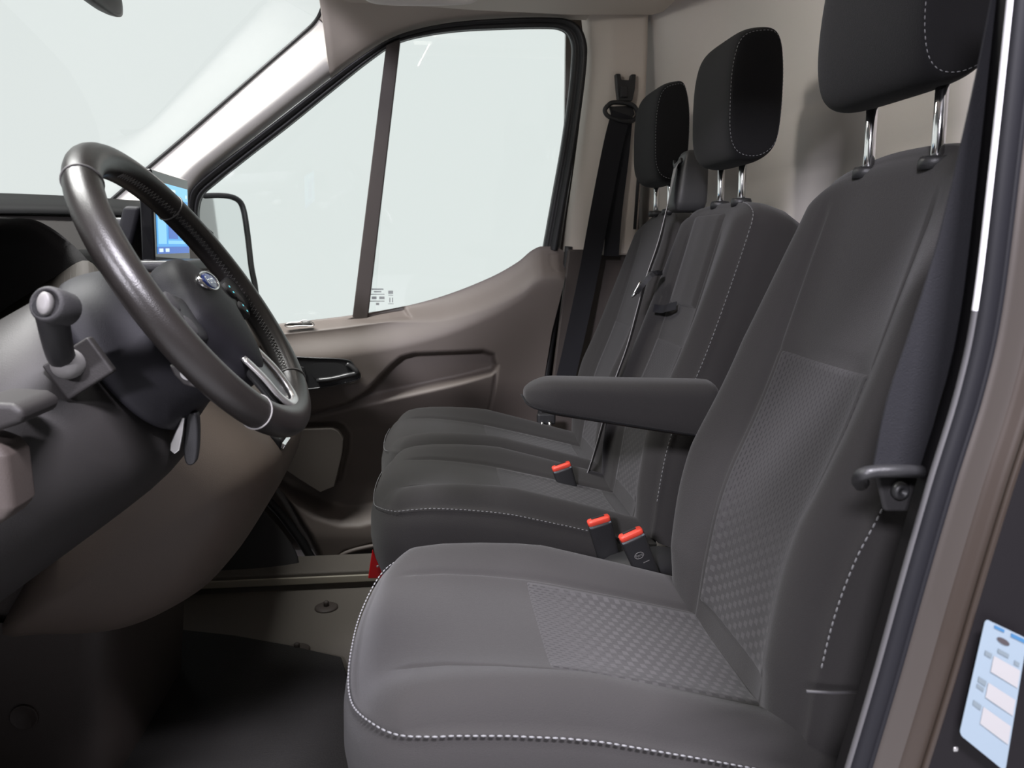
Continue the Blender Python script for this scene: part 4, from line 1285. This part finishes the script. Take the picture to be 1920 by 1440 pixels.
srect('screen_body', 0, 0, 1, 1, 0, .022, 'screenglass', scr, .004)
prism('screen_mount', [sp_(.02, .60, -.02), sp_(.9, .60, -.02), sp_(.9, -.10, -.05), sp_(.02, -.10, -.05)], -ns * .03, 'column', scr, bev=.008)
dsp = srect('display', .06, .09, .95, .88, .0006, .0004, 'screen_bg', scr)
for k, (u0, v0, u1, v1, m) in enumerate([(.06, .72, .95, .88, 'screen_lt'), (.09, .20, .30, .60, 'screen_lt'), (.36, .26, .62, .66, 'screen_dk'), (.66, .30, .92, .70, 'screen_lt'),
                                         (.06, .09, .95, .17, 'screen_dk'), (.10, .11, .20, .15, 'screen_wh'), (.26, .11, .36, .15, 'screen_wh'), (.42, .78, .58, .83, 'screen_wh'),
                                         (.88, .76, .92, .80, 'screen_wh'), (.34, .20, .93, .24, 'screen_lt')]):
    srect('display_tile', u0, v0, u1, v1, .0009 + .0002 * (k > 4), .0002, m, dsp)
# dash ledge under the screen
box('screen_ledge', at(330, 497, 1.46), (.10, .20, .02), 'black', dash, bev=.006)

# ================================================================== MIRRORS, HANDLE, SMALL THINGS
sm = thing('side_mirror', 'exterior door mirror with pale glass seen through the passenger window', 'mirror')
MP = [(371, 372), (385, 366), (425, 366), (447, 374), (458, 392), (466, 440), (473, 500), (481, 546), (482, 620), (380, 640), (366, 500)]
mn = np.array([.74, -.67, 0.06]); mn /= np.linalg.norm(mn); mc = at(425, 450, 2.82)


def atm(px, py):
    w = ray(px, py); return CAM + w * (np.dot(mc - CAM, mn) / np.dot(w, mn))


hs = cat([atm(*p) for p in MP], 60, True)
hc_ = np.mean(np.array(hs), axis=0)
secs = []
for s2, d in ((.99, 0.0), (1.0, .004), (1.01, .03), (.96, .08), (.8, .13), (.45, .16)):
    secs.append([hc_ + (p - hc_) * s2 - mn * d for p in hs])
loft('mirror_housing', secs, 'black', sm, caps=False)
gp = [hc_ + (p - hc_) * .94 - mn * .006 for p in hs]
prism('mirror_glass', gp, -mn * .004, 'mirror', sm)
tube('housing_rim', hs, .007, 'black', sm, closed=True, seg=8)
tube('mirror_arm', [hc_ + np.array([-.05, 0, -.10]), (hc_[0] - .02, 2.60, hc_[2] - .14), (hc_[0] + .03, 2.47, hc_[2] - .16)], .03, 'black', sm, seg=12)

rv = thing('rear_view_mirror', 'dark inside mirror just entering the top of the windscreen', 'mirror')
rc = at(185, -22, 1.47)
loft('mirror_shell', [[rc + np.array([d, w_ * math.copysign(abs(math.cos(a)) ** .6, math.cos(a)), h * math.copysign(abs(math.sin(a)) ** .6, math.sin(a))]) for a in np.linspace(0, 6.2832, 25)[:-1]] for d, w_, h in
      ((-.03, .04, .012), (-.022, .09, .026), (0, .105, .030), (.004, .104, .029))], 'black', rv, sub=1)
tube('mirror_stem', [rc + np.array([-.02, 0, 0]), rc + np.array([-.06, 0, .08]), rc + np.array([-.04, 0, .16])], .010, 'black', rv)

gh = thing('grab_handle', 'pale moulded grab handle under the roof above the passenger window', 'handle')
tube('handle_grip', cat([at(*p, 2.14) for p in [(676, -34), (690, -8), (720, 0), (790, 2), (860, 0), (888, -6), (902, -30)]], 30), .012, 'pillar', gh, ry=.010)

fm = thing('floor_mat', 'black rubber floor mat in front of the driver seat', 'mat')
mp = [atz(*p, FZ + .004) for p in [(230, 1178), (330, 1184), (440, 1196), (540, 1214), (640, 1237), (660, 1300)]] + [(.15, 1.10, FZ + .004), (.15, .62, FZ + .004), (-.95, .62, FZ + .004), (-.95, 1.85, FZ + .004)]
prism('mat_sheet', mp, (0, 0, .008), 'mat', fm, bev=.003)

for k, (px, py, lb) in enumerate(((612, 1140, 'round floor fixing with centre pin, nearer to the door sill'), (557, 1220, 'round floor fixing with centre pin at the mat edge'))):
    t = thing('floor_fixing', lb, 'fastener', group='floor fixings')
    c = atz(px, py, FZ)
    loft('disc', [[c + np.array([r * math.cos(a), r * math.sin(a), h]) for a in np.linspace(0, 6.2832, 25)[:-1]] for r, h in ((.032, 0), (.032, .003), (.027, .006), (.010, .007))], 'darkbrown', t)
    loft('pin', [[c + np.array([r * math.cos(a), r * math.sin(a), h]) for a in np.linspace(0, 6.2832, 13)[:-1]] for r, h in ((.0075, .006), (.0075, .018), (.005, .021))], 'darkbrown', t)

rt_ = thing('red_tab', 'bright red plastic wedge poking out below the bench front', 'tab')
prism('wedge', [at(*p, 2.02) for p in [(698, 1032), (704, 1046), (712, 1062), (722, 1085), (690, 1085), (693, 1064)]], (0, .015, 0), 'bright_red', rt_, bev=.003)
box('wedge_pin', at(708, 1062, 2.015), (.006, .006, .006), 'paperwhite', rt_, bev=.002)

# wheel arch / kick panel beyond the console in the far footwell
kp = thing('kick_panel', 'dark footwell side carpet ahead of the passenger door', 'panel')
kq = [[at(480, 930, 2.30), at(530, 990, 2.28), at(570, 1045, 2.26), at(560, 1085, 2.22)], [at(400, 950, 2.30), at(450, 1010, 2.26), at(490, 1060, 2.22), at(480, 1092, 2.20)], [at(300, 950, 2.3), at(340, 1020, 2.25), at(370, 1070, 2.22), at(370, 1100, 2.2)], [at(100, 950, 2.3), at(140, 1020, 2.25), at(170, 1070, 2.22), at(170, 1100, 2.2)]]
kg = grid('carpet', kq, 'blacksoft', kp, thick=.01)
subsurf(kg, 2)

# tyre pressure sticker on the near pillar
st = thing('pillar_sticker', 'pale blue information sticker on the black driver door pillar', 'sticker')
q = [at(1847, 1160, .508), at(1925, 1197, .503), at(1884, 1446, .503), at(1798, 1376, .508)]
q = [np.array(p) for p in q]
su = q[1] - q[0]; sv = q[3] - q[0]; sn = np.cross(su, sv); sn /= np.linalg.norm(sn); sn = sn if sn[1] < 0 else -sn


def sq(u, v, n=0.0): return q[0] * (1 - u) * (1 - v) + q[1] * u * (1 - v) + q[2] * u * v + q[3] * (1 - u) * v + sn * n


rr = []
for cu, cv, a0 in ((.08, .04, 180), (.92, .04, 270), (.92, .96, 0), (.08, .96, 90)):
    for a in np.linspace(a0, a0 + 90, 6):
        rr.append(sq(cu + .08 * math.cos(math.radians(a)), cv + .04 * math.sin(math.radians(a))))
prism('sheet', rr, sn * .0006, 'paper', st)


def sbar(u0, v0, u1, v1, m, n=.0008):
    prism('print', [sq(u0, v0, n), sq(u1, v0, n), sq(u1, v1, n), sq(u0, v1, n)], sn * .0002, m, st)


sbar(.22, .012, .46, .035, 'paperblue'); sbar(.62, .012, .98, .040, 'paperblue')
prism('print', [sq(.48 + .15 * math.cos(a), .10 + .022 * math.sin(a), .0008) for a in np.linspace(0, 6.2832, 17)[:-1]], sn * .0002, 'paperdark', st)
for u0, v0, u1, v1, m in ((.40, .17, .66, .20, 'papergrey'), (.14, .235, .30, .27, 'papergrey'), (.34, .24, .96, .37, 'paperwhite'), (.80, .19, .92, .22, 'papergrey'), (.12, .46, .30, .50, 'papergrey'),
                          (.12, .52, .28, .55, 'papergrey'), (.34, .46, .96, .58, 'paperwhite'), (.12, .66, .30, .70, 'papergrey'), (.34, .66, .96, .80, 'paperwhite')):
    sbar(u0, v0, u1, v1, m)

# added fill lamp, out of view under the overhead shelf, brightens the bulkhead
dl = thing('added_fill_lamp', 'small added fill lamp out of view under the overhead shelf', 'lamp')
DZ = prof[4][2]
box('fill_housing', (0.0, 1.47, DZ - .008), (.10, .20, .016), 'pillar', dl, bev=.006)
lens = box('fill_lens', (0.0, 1.47, DZ - .019), (.07, .16, .010), 'lens', dl, bev=.004)
la = area('added_fill_light', (0.02, 1.47, DZ - .034), (0.45, 1.47, 1.20), .06, .16, 3.2, (1.0, .95, .89))
la.parent = dl
